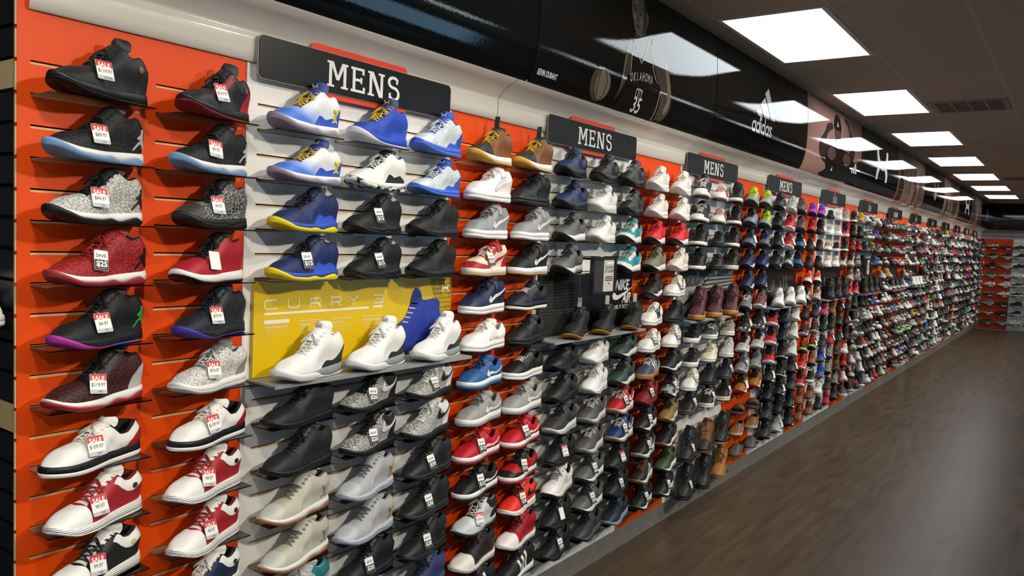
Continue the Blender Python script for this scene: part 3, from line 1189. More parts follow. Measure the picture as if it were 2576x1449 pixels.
ST['run'] = dict(ST['low'], zt=[(0, .048), (.2, .043), (.4, .036), (.65, .029), (.85, .031), (1, .046)], zb=[(0, .008), (.1, 0), (.6, 0), (.8, .006), (1, .033)],
                 zr=[(0, .108), (.05, .108), (.12, .094), (.2, .082), (.28, .083), (.35, .100), (.40, .113), (.46, .108), (.53, .096), (.60, .084), (.67, .076), (.75, .069), (.85, .064), (.94, .061), (1, .053)],
                 ws=[(0, .037), (.2, .0375), (.4, .036), (.55, .040), (.68, .0465), (.78, .0475), (.9, .042), (1, .036)], tong=.034, so=.395)
ST['can'] = dict(ST['low'], L=.300, zt=[(0, .032), (.5, .030), (1, .035)], zb=[(0, 0), (.75, 0), (1, .008)],
                 zr=[(0, .078), (.05, .080), (.12, .070), (.2, .060), (.28, .062), (.35, .078), (.41, .090), (.47, .084), (.54, .074), (.62, .064), (.68, .058), (.75, .053), (.85, .050), (.94, .048), (1, .043)], tong=.018)
ST['canhi'] = dict(ST['can'], zr=[(0, .124), (.05, .128), (.12, .126), (.2, .124), (.27, .126), (.32, .134), (.36, .133), (.42, .116), (.5, .098), (.58, .081), (.66, .066), (.75, .057), (.85, .052), (.94, .049), (1, .043)], so=.355, rows=8, wr=ST['hi']['wr'], tong=.020)
ST['boot'] = dict(L=.310, zt=[(0, .042), (.3, .038), (.36, .036), (.8, .034), (1, .038)], zb=[(0, 0), (.75, 0), (1, .008)],
                  zr=[(0, .168), (.05, .174), (.12, .174), (.2, .173), (.27, .176), (.33, .180), (.37, .174), (.42, .150), (.5, .120), (.58, .098), (.66, .085), (.75, .078), (.85, .074), (.94, .068), (1, .052)],
                  wr=[(0, .032), (.15, .039), (.3, .037), (.37, .030), (.5, .021), (.62, .014), (.7, .010), (1, .008)], so=.36, st=.66, ws=[(0, .037), (.2, .038), (.4, .038), (.55, .043), (.68, .049), (.78, .050), (.9, .047), (1, .042)], tong=.030, rows=7)
ST['moc'] = dict(ST['can'], zt=[(0, .024), (.5, .022), (1, .024)], zr=[(0, .062), (.05, .064), (.12, .056), (.2, .048), (.3, .048), (.42, .058), (.52, .068), (.6, .068), (.7, .062), (.8, .054), (.9, .046), (1, .034)], so=.52, st=.60, wr=[(0, .028), (.2, .030), (.4, .030), (.52, .024), (.6, .016), (.7, .010), (1, .008)], tong=0, rows=0)
ST['clog'] = dict(ST['moc'], zr=[(0, .034), (.1, .034), (.25, .033), (.35, .036), (.45, .056), (.55, .070), (.65, .068), (.75, .062), (.85, .055), (.93, .048), (1, .034)], so=.40, st=.50, wr=[(0, .032), (.2, .033), (.35, .033), (.45, .026), (.6, .014), (.7, .010), (1, .008)])


def caps(s):
    h = np.where(s < .13, np.sqrt(np.clip(1 - ((.13 - s) / .13) ** 2, 0, 1)), 1.0)
    t = np.where(s > .78, np.clip(1 - (np.clip(s - .78, 0, 1) / .22) ** 2.5, 0, 1) ** .48, 1.0)
    return h * t


def centre(s):
    return -.010 * sstep((s - .45) / .5) + .004 * sstep((.5 - s) / .5)


def surf(st, S, T):
    S = np.asarray(S, float)
    T = np.asarray(T, float)
    L = st['L']
    cap = caps(S)
    wb = (pch(st['ws'], S) - .0045) * cap
    wr = np.minimum(pch(st['wr'], S) * np.where(S < .5, np.sqrt(np.clip(cap, 0, 1)), cap), wb)
    zt = pch(st['zt'], S) - .004
    zr = pch(st['zr'], S)
    j = (1 - np.abs(T)) * (NW_ + NT_)
    v = np.clip(j / NW_, 0, 1)
    q = np.clip((j - NW_) / NT_, 0, 1)
    # walls
    yw = wb * (1 - v) + wr * v + .006 * np.sin(np.pi * v) * cap - .004 * np.sin(2 * np.pi * v) * cap * (zr > .1)
    zw = zt + (zr - zt) * v
    # open top: padded rim and inside
    qq = [0, .17, .33, .5, .67, .83, 1]
    dy = np.interp(q, qq, [0, -.004, -.009, -.0115, -.013, 0, 0])
    fy = np.interp(q, qq, [1, 1, 1, 1, .95, .5, 0])
    dz = np.interp(q, qq, [0, .004, .0015, -.016, -.036, -.046, -.048])
    dz = np.maximum(dz, -(zr - zt) * .72)
    yo = np.maximum(wr + dy * np.clip(cap * 1.5, 0, 1), .0) * fy
    zo = zr + dz
    # throat top: low arch
    yc_ = wr * (1 - q)
    zc = zr + .005 * (1 - (1 - q) ** 2)
    op = sstep((st['so'] + .012 - S) / .024)
    yt = yo * op + yc_ * (1 - op)
    zt2 = zo * op + zc * (1 - op)
    top = q > 0
    y = np.where(top, yt, yw)
    z = np.where(top, zt2, zw)
    # toe dome
    th = j / (NW_ + NT_) * np.pi / 2
    ze = zt + (zr + .003 - zt) * np.where(S > .7, np.clip(cap, 0, 1) ** .42, 1.0)
    yd = wb * np.cos(th) ** .75
    zd = zt + (ze - zt) * np.sin(th) ** .85
    bl = sstep((S - (st['st'] - .10)) / .16)
    y = y * (1 - bl) + yd * bl
    z = z * (1 - bl) + zd * bl
    # along
    zf = np.clip((z - zt) / np.maximum(zr - zt, 1e-4), 0, 1.2)
    x = .006 + S * (L - .012)
    inner = np.where(top, np.clip(q * 3, 0, 1), 0) * op
    x = x + inner * .011 * (1 - sstep(S / .3))
    x = x + (1 - sstep(S / .35)) * (.012 * zf ** 2 - .007 * np.sin(np.pi * np.clip(zf, 0, 1)))
    x = x - .022 * sstep((S - .8) / .2) * zf ** 1.3
    y = y * np.sign(T) + centre(S)
    return np.stack([x - L / 2, y, z], -1)


def sgrid(n, a=0.0, b_=1.0):
    t = np.linspace(0, 1, n)
    t = .5 - .5 * np.cos(np.pi * t)
    return a + (b_ - a) * t


MESH = {}


def normals(st, S, T):
    e = 2e-3
    S1 = np.clip(S, e, 1 - e)
    T1 = np.clip(T, -1 + e, 1 - e)
    T1 = np.where(np.abs(np.abs(T1) - RIM) < .03, np.sign(T1) * (RIM + .03), T1)
    dS = surf(st, S1 + e, T1) - surf(st, S1 - e, T1)
    dT = surf(st, S1, T1 + e) - surf(st, S1, T1 - e)
    n = np.cross(dS, dT)
    l = np.linalg.norm(n, axis=-1, keepdims=True)
    n = n / np.maximum(l, 1e-9)
    p = surf(st, S1, T1)
    c = np.zeros_like(p)
    c[..., 0] = np.clip(p[..., 0], -.11, .09)
    c[..., 2] = .03
    sg = np.sign((n * (p - c)).sum(-1, keepdims=True))
    return n * np.where(sg == 0, 1, sg)


def patch_mesh(style, name, polys, off=.0014):
    key = (style, name)
    if key in MESH:
        return MESH[key]
    st = ST[style]
    mb = MB()
    for poly in polys:
        bm = bmesh.new()
        vs = [bm.verts.new((p[0], p[1], 0)) for p in poly]
        bm.faces.new(vs)
        bm.normal_update()
        bmesh.ops.triangulate(bm, faces=bm.faces[:], ngon_method='EAR_CLIP')
        x0, x1 = min(p[0] for p in poly), max(p[0] for p in poly)
        y0, y1 = min(p[1] for p in poly), max(p[1] for p in poly)
        for (lo, hi, st_, ax) in ((x0, x1, .02, 0), (y0, y1, .05, 1)):
            k = math.floor(lo / st_) + 1
            while k * st_ < hi:
                co = [0, 0, 0]
                co[ax] = k * st_
                no = [0, 0, 0]
                no[ax] = 1
                bmesh.ops.bisect_plane(bm, geom=bm.verts[:] + bm.edges[:] + bm.faces[:], plane_co=co, plane_no=no)
                k += 1
        bmesh.ops.triangulate(bm, faces=[f for f in bm.faces if len(f.verts) > 4])
        bm.verts.index_update()
        S = np.clip(np.array([v.co.x for v in bm.verts]), 0, 1)
        T = np.clip(np.array([v.co.y for v in bm.verts]), -1, 1)
        P = surf(st, S, T)
        Nn = normals(st, S, T)
        n = len(P)
        top = P + Nn * off
        first = {}
        remap = []
        for k_ in range(n):       # weld coincident points (the shoe tip)
            kk = tuple(np.round(top[k_], 5))
            remap.append(first.setdefault(kk, k_))
        fs = []
        for f in bm.faces:
            q = []
            for v in f.verts:
                r_ = remap[v.index]
                if r_ not in q:
                    q.append(r_)
            if len(q) > 2:
                fs.append(tuple(q))
        # skirt with its own vertices, so the top keeps clean shading
        for e in bm.edges:
            if len(e.link_faces) == 1:
                a, c = e.verts[0].index, e.verts[1].index
                fs.append((n + a, n + c, 2 * n + c, 2 * n + a))
        mb.add(np.concatenate([top, top, P - Nn * .0006]), fs)
        bm.free()
    MESH[key] = mb.mesh(name, True)
    return MESH[key]


def vt(v):
    return 1 - v * (1 - RIM)


def mirror(poly):
    return [poly, [(s, -t) for s, t in poly][::-1]]


def side_poly(pts):
    """pts (s, v) v 0 sole..1 rim, on both sides"""
    return mirror([(s, vt(v)) for s, v in pts])


def unit_to_side(pts, s_toe, s_heel, v0, v1):
    return [(s_toe + (s_heel - s_toe) * x, v0 + (v1 - v0) * y) for x, y in pts]


UAL = [(0, 1), (.18, 1), (.28, .64), (.72, .64), (.82, 1), (1, 1), (.86, .5), (1, 0), (.82, 0), (.72, .36), (.28, .36), (.18, 0), (0, 0), (.14, .5)]
JUMP = [(0, .05), (.06, 0), (.42, .32), (.58, .32), (.94, 0), (1, .07), (.70, .44), (.62, .60), (.58, .76), (.64, 1), (.56, 1), (.48, .78), (.38, .72), (.22, .62), (.25, .55), (.42, .56), (.45, .46)]
NLOGO = [(0, 0), (.22, 0), (.30, .55), (.62, 0), (.82, 0), (1, 1), (.78, 1), (.70, .45), (.38, 1), (.18, 1)]


def patches(style, name):
    st = ST[style]
    so, sth = st['so'], st['st']
    if name == 'toe_cap':
        return [[(.885, -1), (.84, -.78), (.80, -.45), (.79, 0), (.80, .45), (.84, .78), (.885, 1), (1, 1), (1, -1)]]
    if name == 'big_toe':
        return [[(.70, -1), (.69, -.7), (.70, -.4), (.735, 0), (.70, .4), (.69, .7), (.70, 1), (1, 1), (1, -1)]]
    if name == 'mudguard':
        return [[(.62, -1), (.66, -.86), (.78, -.74), (.88, -.62), (.93, -.4), (.95, 0), (.93, .4), (.88, .62), (.78, .74), (.66, .86), (.62, 1), (1, 1), (1, -1)]]
    if name == 'heel_counter':
        return mirror([(0, 1), (.24, 1), (.20, vt(.4)), (.13, vt(.62)), (.05, vt(.72)), (0, vt(.72))])
    if name == 'collar':
        return mirror([(0, RIM + .01), (so - .02, RIM + .01), (so + .04, vt(.86)), (so - .04, vt(.64)), (.2, vt(.56)), (.10, vt(.66)), (0, vt(.66))])
    if name == 'saddle':
        return mirror([(.30, 1), (.62, 1), (.60, vt(.55)), (so + .10, RIM + .02), (so + .03, RIM + .02), (.40, vt(.5))])
    if name == 'eyestay':
        return mirror([(sth + .015, RIM + .012), (so + .005, RIM + .012), (so + .005, vt(.80)), (so + .09, vt(.74)), (sth - .03, vt(.66)), (sth + .04, vt(.76))])
    if name == 'swoosh':
        return side_poly(unit_to_side(SWOOSH, .56, .10, .16, .80))
    if name == 'swoosh_small':
        return side_poly(unit_to_side(SWOOSH, .40, .06, .35, .95))
    if name == 'jump':
        return side_poly(unit_to_side(JUMP, .20, .045, .12, .72))
    if name == 'ua':
        return side_poly(unit_to_side([(y_, x_) for x_, y_ in UAL], .20, .115, .15, .66))
    if name == 'stripes':
        return [p for k in range(3) for p in side_poly([(.31 + .085 * k, .04), (.35 + .085 * k, .04), (.43 + .075 * k, .90), (.39 + .075 * k, .90)])]
    if name == 'n':
        return side_poly(unit_to_side(NLOGO, .50, .30, .10, .86))
    if name == 'crest':
        return side_poly([(.165, .64), (.145, .70), (.150, .78), (.175, .82), (.20, .78), (.205, .70), (.19, .64)])
    if name == 'side_plate':
        return side_poly(smooth_poly([(.04, .0), (.24, -.02), (.44, .0), (.36, .20), (.24, .20), (.15, .36), (.09, .60), (.04, .58), (.03, .3)], 3))
    if name == 'fin':
        return side_poly([(.08, .0), (.52, .0), (.41, .34), (.31, .22), (.20, .34), (.10, .14)])
    if name == 'strap':
        return [[(.27, -.97 * 0 - vt(.62)), (.385, -vt(.72)), (.385, -RIM - .01), (.26, -RIM - .01)]]
    return None


def m_upper(style):
    key = (style, 'upper')
    if key in MESH:
        return MESH[key]
    st = ST[style]
    S = sgrid(44)
    T = np.concatenate([np.linspace(-1, -RIM, NW_ + 1), np.linspace(-RIM, 0, NT_ + 1)[1:]])
    T = np.concatenate([T, -T[:-1][::-1]])
    SS, TT = np.meshgrid(S, T, indexing='ij')
    P = surf(st, SS, TT)
    nT = len(T)
    up, li, to = [], [], []
    for i in range(len(S) - 1):
        sm = (S[i] + S[i + 1]) / 2
        for j in range(nT - 1):
            tm = abs((T[j] + T[j + 1]) / 2)
            f = (i * nT + j, i * nT + j + 1, (i + 1) * nT + j + 1, (i + 1) * nT + j)
            if tm > RIM or sm > st['st']:
                up.append(f)
            elif sm < st['so']:
                li.append(f)
            else:
                to.append(f)
    V = P.reshape(-1, 3)

    def sub(fs, nm):
        used = sorted({i for f in fs for i in f})
        mp_ = {o: n for n, o in enumerate(used)}
        mb = MB()
        mb.add(V[used], [tuple(mp_[i] for i in f) for f in fs])
        return mb.mesh(nm, True, True)
    MESH[(style, 'upper')] = sub(up, 'upper')
    MESH[(style, 'lining')] = sub(li, 'lining')
    MESH[(style, 'tbed')] = (V, to)
    return MESH[key]


def rim_pt(st, s, side, off=.002):
    p = surf(st, np.array([s]), np.array([side * (RIM + .03)]))[0]
    return Vector((p[0], p[1], p[2] + off))


def throat_s(st, n):
    ss = np.linspace(st['st'] - .03, st['so'] + .015, 60)
    P = surf(st, ss, np.full(60, .0))
    d = np.concatenate([[0], np.cumsum(np.linalg.norm(np.diff(P, axis=0), axis=1))])
    return np.interp(np.linspace(0, d[-1], n), d, ss)


def m_tongue(style):
    key = (style, 'tongue')
    if key in MESH:
        return MESH[key]
    m_upper(style)
    st = ST[style]
    V, to = MESH[(style, 'tbed')]
    mb = MB()
    used = sorted({i for f in to for i in f})
    mp_ = {o: n for n, o in enumerate(used)}
    if used:
        mb.add(V[used], [tuple(mp_[i] for i in f) for f in to])
    if st['tong'] > 0:
        ss = np.linspace(st['so'] + .16, st['so'] + .005, 7)
        P = surf(st, ss, np.full(7, 0.0001))
        path = [P[k] + np.array([0, 0, .001 + .0004 * k]) for k in range(7)]
        d = path[-1] - path[-3]
        d = d / np.linalg.norm(d)
        for k in range(1, 6):
            f_ = min(1.0, k / 2.5)
            dd = d * (1 - f_) + np.array([.06, 0, 1.0]) * f_
            dd[1] = 0
            dd /= np.linalg.norm(dd)
            path.append(path[-1] + dd * st['tong'] / 5 * 1.1)
        n = len(path)
        th = .0072
        W_ = []
        for k in range(n):
            f = k / (n - 1)
            wv = .020 + .012 * f
            if k >= n - 3:
                wv *= (.98, .88, .60)[k - (n - 3)]
            W_.append(wv)
        rows_t, rows_b = [], []
        for k in range(n):
            dd = path[min(k + 1, n - 1)] - path[max(k - 1, 0)]
            dd /= np.linalg.norm(dd)
            nn = np.array([-dd[2], 0, dd[0]]) * (-1 if -dd[2] < 0 and dd[0] < 0 else 1)
            nn = np.array([abs(dd[2]), 0, abs(dd[0])])
            a, b2 = [], []
            for c in np.linspace(-1, 1, 9):
                edge = math.sqrt(max(0, 1 - abs(c) ** 4))
                th = .0072 if k < n - 2 else (.0060 if k == n - 2 else .0018)
                base = path[k] + np.array([-.028 * c * c * (.2 + .8 * k / n), c * W_[k], -.003 * c * c])
                a.append(base + nn * th * edge)
                b2.append(base - nn * th * edge)
            rows_t.append(a)
            rows_b.append(b2)
        T_, B_ = np.array(rows_t), np.array(rows_b)
        mb.grid(T_)
        mb.grid(B_, flip=True)
        mb.grid(np.stack([T_[-1], B_[-1]]))
        mb.grid(np.stack([T_[:, 0], B_[:, 0]]))
        mb.grid(np.stack([T_[:, -1], B_[:, -1]]), flip=True)
        MESH[(style, 'tonguetop')] = (path, W_)
    MESH[key] = mb.mesh('tongue', True)
    return MESH[key]


def m_laces(style, bow=True):
    key = (style, 'laces', bow)
    if key in MESH:
        return MESH[key]
    st = ST[style]
    n = st['rows']
    ss = throat_s(st, n)
    mb = MB()
    r = .0030

    def arch(a, b2, lift):
        pts = []
        for k in range(7):
            t = k / 6
            p = a.lerp(b2, t)
            pts.append(p + Vector((0.35, 0, 1)).normalized() * (lift * math.sin(math.pi * t)))
        return pts
    for k in range(n):
        a, b2 = rim_pt(st, ss[k], 1), rim_pt(st, ss[k], -1)
        if k == 0:
            mb.tube(arch(a, b2, .008), r, 5, flat=.6)
        if k < n - 1:
            c, d = rim_pt(st, ss[k + 1], 1), rim_pt(st, ss[k + 1], -1)
            mb.tube(arch(a, d, .009), r, 5, flat=.6)
            mb.tube(arch(b2, c, .0105), r, 5, flat=.6)
    if bow:
        sk = ss[-2] + .01
        for sd in (-1, 1):
            for (ds, dt, dn) in ((.10, .42, .011), (.15, .30, .006)):
                u = np.linspace(0, 1, 9)
                if dn > .01:      # loop
                    Sx = sk + .02 + ds * .75 * np.sin(np.pi * u * .9) * .8
                    Tx = sd * (dt * np.sin(np.pi * u))
                else:             # loose end
                    Sx = sk + .01 + ds * u
                    Tx = sd * (.04 + dt * u)
                P_ = surf(st, Sx, Tx)
                N_ = normals(st, Sx, Tx)
                Q_ = P_ + N_ * (dn * (1 - .3 * u))[:, None]
                mb.tube([Vector(q) for q in Q_], .0023, 5)
    MESH[key] = mb.mesh('laces', True)
    return MESH[key]


SPLIT = {'flat': [(0, .42), (1, .42)], 'thin': [(0, .22), (1, .26)], 'wrap': [(0, .35), (.08, .35), (.16, .62), (.25, .50), (.36, .30), (.48, .58), (.6, .48), (.8, .48), (.92, .75), (1, 1)],
         'wave': [(0, .55), (.12, .62), (.25, .30), (.38, .5), (.5, .25), (.65, .45), (1, .62)], 'toe': [(0, .2), (.65, .2), (.8, .45), (.92, .8), (1, 1)], 'none': [(0, .999), (1, .999)],
         'c3': [(0, .40), (.12, .30), (.3, .12), (.45, .30), (.56, .85), (.64, 1), (1, 1)]}


def m_sole(style, split):
    key = (style, 'sole', split)
    if key in MESH:
        return MESH[key]
    st = ST[style]
    S = sgrid(46)
    L = st['L']
    zt, zb = pch(st['zt'], S), pch(st['zb'], S)
    w = pch(st['ws'], S)
    cap = caps(S)
    fr = pch(SPLIT[split], S)
    zs = zb + (zt - zb) * np.clip(fr, .0, 1)
    c = centre(S)
    x = S * L - L / 2
    bulge = .0016 * np.clip(cap * 1.5, 0, 1) * (style in ('hi', 'hix', 'mid', 'run'))

    def loft(rings, nm):
        """rings: list of (width array, z array, xinset) from centre bottom to centre top"""
        P = []
        for wv, zv in rings:
            P.append(np.stack([x, c + wv, zv], -1))
        for wv, zv in rings[::-1]:
            P.append(np.stack([x, c - wv, zv], -1))
        P.append(P[0])
        A = np.stack(P, 1)
        mb = MB()
        mb.grid(A)
        return mb.mesh(nm, True, True)
    W0 = w * cap
    ins = np.minimum(.0035, W0)
    out = loft([(W0 * 0, zb), (np.maximum(W0 - ins * 1.6, 0), zb), (W0 - ins * .25, zb + .0035 * np.minimum(1, fr * 3)), (W0 + bulge, zs * .6 + zb * .4), (W0 + bulge, zs), (np.maximum(W0 - .004, 0), zs)], 'outsole')
    mid = loft([(np.maximum(W0 - .004, 0), zs), (W0 + bulge * .6, zs), (W0 - .0004 + bulge * .3, zs * .5 + zt * .5), (W0 - .0012, zt - .0025), (np.maximum(W0 - .0035, 0), zt), (W0 * 0, zt)], 'midsole')
    MESH[key] = (mid, out)
    return MESH[key]


def m_strapband(style):
    key = (style, 'band')
    if key in MESH:
        return MESH[key]
    st = ST[style]
    mb = MB()
    # wide ankle strap around the front collar, sides to sides over the tongue
    S1, S2 = .30, .40
    ts = np.linspace(-1, 1, 25)
    A = []
    for s_, lift in ((S1, .0), (S1, .006), (S2, .006), (S2, .0)):
        row = []
        for t in ts:
            tt = t * vt(.72)
            if abs(tt) > RIM + .02:
                p = surf(st, np.array([s_]), np.array([tt]))[0]
                n = np.array([0, np.sign(t), .15])
                p = p + n * lift
            else:
                a = surf(st, np.array([s_]), np.array([RIM + .02]))[0]
                b2 = surf(st, np.array([s_]), np.array([-RIM - .02]))[0]
                u = (tt / (RIM + .02) + 1) / 2
                p = b2 * (1 - u) + a * u
                p = p + np.array([.016 * math.sin(math.pi * u), 0, .008 * math.sin(math.pi * u) + lift * .6])
                p = p + np.array([lift * .6, np.sign(t) * lift * abs(2 * u - 1), 0])
            row.append(p)
        A.append(row)
    A.append(A[0])
    mb.grid(np.array(A))
    MESH[key] = mb.mesh('ankle_strap', True)
    return MESH[key]


def m_slide():
    if 'slide' in MESH:
        return MESH['slide']
    st = ST['clog']
    mid, out = m_sole('clog', 'none')
    # strap arch
    mb = MB()
    A = []
    for s_ in np.linspace(.45, .80, 9):
        row = []
        for t in np.linspace(0, math.pi, 15):
            wv = float(pch(st['ws'], np.array([s_]))[0]) * float(caps(np.array([s_]))[0])
            row.append((s_ * st['L'] - st['L'] / 2, float(centre(np.array([s_]))[0]) + wv * math.cos(t), .018 + (.052 - .012 * abs(s_ - .6) / .2) * math.sin(t) ** .8))
        A.append(row)
    A = np.array(A)
    mb.grid(A)
    B = A.copy()
    B[:, :, 2] -= .004
    B[:, :, 1] *= .95
    mb.grid(B, flip=True)
    mb.grid(np.stack([A[0], B[0]]))
    mb.grid(np.stack([A[-1], B[-1]]), flip=True)
    MESH['slide'] = mb.mesh('strap', True)
    return MESH['slide']


def m_loop(style):
    """pull tab standing up at the tongue"""
    key = (style, 'pull')
    if key in MESH:
        return MESH[key]
    m_tongue(style)
    path, W_ = MESH[(style, 'tonguetop')]
    p = Vector(path[-3])
    mb = MB()
    d = Vector((-.004, 0, .05))
    pts = [(p + Vector((.006, 0, -.02)), .010), (p + d * .5 + Vector((.003, 0, 0)), .010), (p + d + Vector((0, 0, 0)), .0095)]
    A = []
    for q_, w_ in pts:
        A.append([(q_.x + .003, -w_, q_.z), (q_.x + .003, w_, q_.z), (q_.x - .003, w_, q_.z), (q_.x - .003, -w_, q_.z), (q_.x + .003, -w_, q_.z)])
    mb.grid(np.array(A))
    mb.add([A[-1][0], A[-1][1], A[-1][2], A[-1][3]], [(0, 1, 2, 3)])
    MESH[key] = mb.mesh('pull_tab', False)
    return MESH[key]


# ---- price tags
m_card = mat('#e9e7e0', 0.45)
m_cardred = mat('#c42127', 0.45)
m_cardgrey = mat('#b4b6b6', 0.45)
m_cardblk = mat('#1a1a1b', 0.45)
m_inkb = mat('#1b1b22', 0.6)


def card_mesh(kind):
    key = ('card', kind)
    if key in MESH:
        return MESH[key]
    W_, H_ = (.044, .052) if kind == 'sale' else (.036, .055)
    mb = MB()
    I = Matrix.Identity(4)
    mb.prism(rrect(W_, H_, .003), .0006, I, 0)
    if kind == 'sale':
        mb.prism([(-W_ / 2 + .0005, .0085), (W_ / 2 - .0005, .0085), (W_ / 2 - .0005, H_ / 2 - .002), (W_ / 2 - .003, H_ / 2 - .0003), (-W_ / 2 + .003, H_ / 2 - .0003), (-W_ / 2 + .0005, H_ / 2 - .002)], .0008, I, 1)
        mb.prism([(-W_ / 2 + .0005, -H_ / 2 + .002), (-W_ / 2 + .003, -H_ / 2 + .0003), (W_ / 2 - .003, -H_ / 2 + .0003), (W_ / 2 - .0005, -H_ / 2 + .002), (W_ / 2 - .0005, -.0155), (-W_ / 2 + .0005, -.0155)], .0008, I, 2)
    elif kind == 'save':
        mb.prism([(-W_ / 2 + .0005, -H_ / 2 + .002), (-W_ / 2 + .003, -H_ / 2 + .0003), (W_ / 2 - .003, -H_ / 2 + .0003), (W_ / 2 - .0005, -H_ / 2 + .002), (W_ / 2 - .0005, .002), (-W_ / 2 + .0005, .002)], .0008, I, 3)
    me = mb.mesh('card')
    for m in (m_card, m_cardred, m_cardgrey, m_cardblk):
        me.materials.append(m)
    MESH[key] = me
    return me


def price_tag(root, style, kind, big, small, R_, s=.60, v=.80, roll=None, side=1):
    st = ST[style]
    S_ = np.array([s])
    T_ = np.array([side * vt(v)])
    p = surf(st, S_, T_)[0]
    n = Vector(normals(st, S_, T_)[0])
    n = (n + Vector((.25, .9 * side, .15))).normalized()
    up = Vector((0, 0, 1))
    up = (up - n * up.dot(n)).normalized()
    rt = up.cross(n).normalized()
    ro = math.radians(R_.uniform(-9, 9) if roll is None else roll)
    rt, up = rt * math.cos(ro) + up * math.sin(ro), up * math.cos(ro) - rt * math.sin(ro)
    c = Vector(p) + n * .016 - up * .010
    M = Matrix(((rt.x, up.x, n.x, c.x), (rt.y, up.y, n.y, c.y), (rt.z, up.z, n.z, c.z), (0, 0, 0, 1)))
    t = bpy.data.objects.new('price_tag', card_mesh(kind))
    COL.objects.link(t)
    t.parent = root
    t.matrix_basis = M
    t['label'] = {'sale': 'red and white SALE price tag', 'save': 'white and black SAVE price tag', 'blank': 'blank white price tag'}[kind]

    def put(s_, x, y, size, m, **kw):
        o = part('lettering', text_mesh(s_, **kw), m, t)
        o.matrix_basis = Matrix(((size, 0, 0, x), (0, size, 0, y), (0, 0, size, .0010), (0, 0, 0, 1)))
    if kind == 'sale':
        put('SALE', 0, .0135, .0165, m_card, bold=.03, narrow=.95)
        if big:
            put(big, 0, -.003, .0145, m_inkb, narrow=.78)
            put(small, .004, -.0208, .0085, m_inkb)
    elif kind == 'save':
        put('SAVE', 0, .0125, .0125, m_inkb, bold=.01, narrow=.95)
        put(big, .001, -.010, .021, m_card, bold=.03, narrow=.9)
        put('_____', 0, -.019, .007, m_card)
    # plastic fastener
    mb = MB()
    if 'fast' not in MESH:
        mb.tube([(0, .022, .001), (-.003, .030, -.006), (-.004, .034, -.014)], .0008, 4)
        MESH['fast'] = mb.mesh('fastener')
        MESH['fast'].materials.append(m_card)
    o = bpy.data.objects.new('fastener', MESH['fast'])
    COL.objects.link(o)
    o.parent = t
    return t


# ---- shoe assembly
def MM(c, dflt_kind='leather', rough=.5):
    """colour spec: '#hex' or ('kind', c1[, c2][, rough])"""
    if isinstance(c, tuple):
        kind, c1 = c[0], c[1]
        c2 = c[2] if len(c) > 2 else None
        return mat(c1, .6 if kind in ('mesh', 'knit', 'elephant', 'camo') else rough, kind, .4, c2)
    return mat(c, rough, dflt_kind, .4)


PARTNAME = dict(toe='toe_cap', big='big_toe', mud='mudguard', heel='heel_counter', col='collar', sad='saddle', eye='eyestay', plate='side_plate', fin='fin')
PARTOUT = dict(toe='toe_cap', big='toe_cap', mud='mudguard', heel='heel_counter', col='collar_overlay', sad='saddle_overlay', eye='eyestay', plate='side_plate', fin='side_fin')


def shoe_height(st):
    if st == 'slide':
        return .08
    m_tongue(st)
    h = max(v for _, v in ST[st]['zr']) + .005
    if (st, 'tonguetop') in MESH:
        h = max(h, max(p[2] for p in MESH[(st, 'tonguetop')][0]) + .004)
    return h


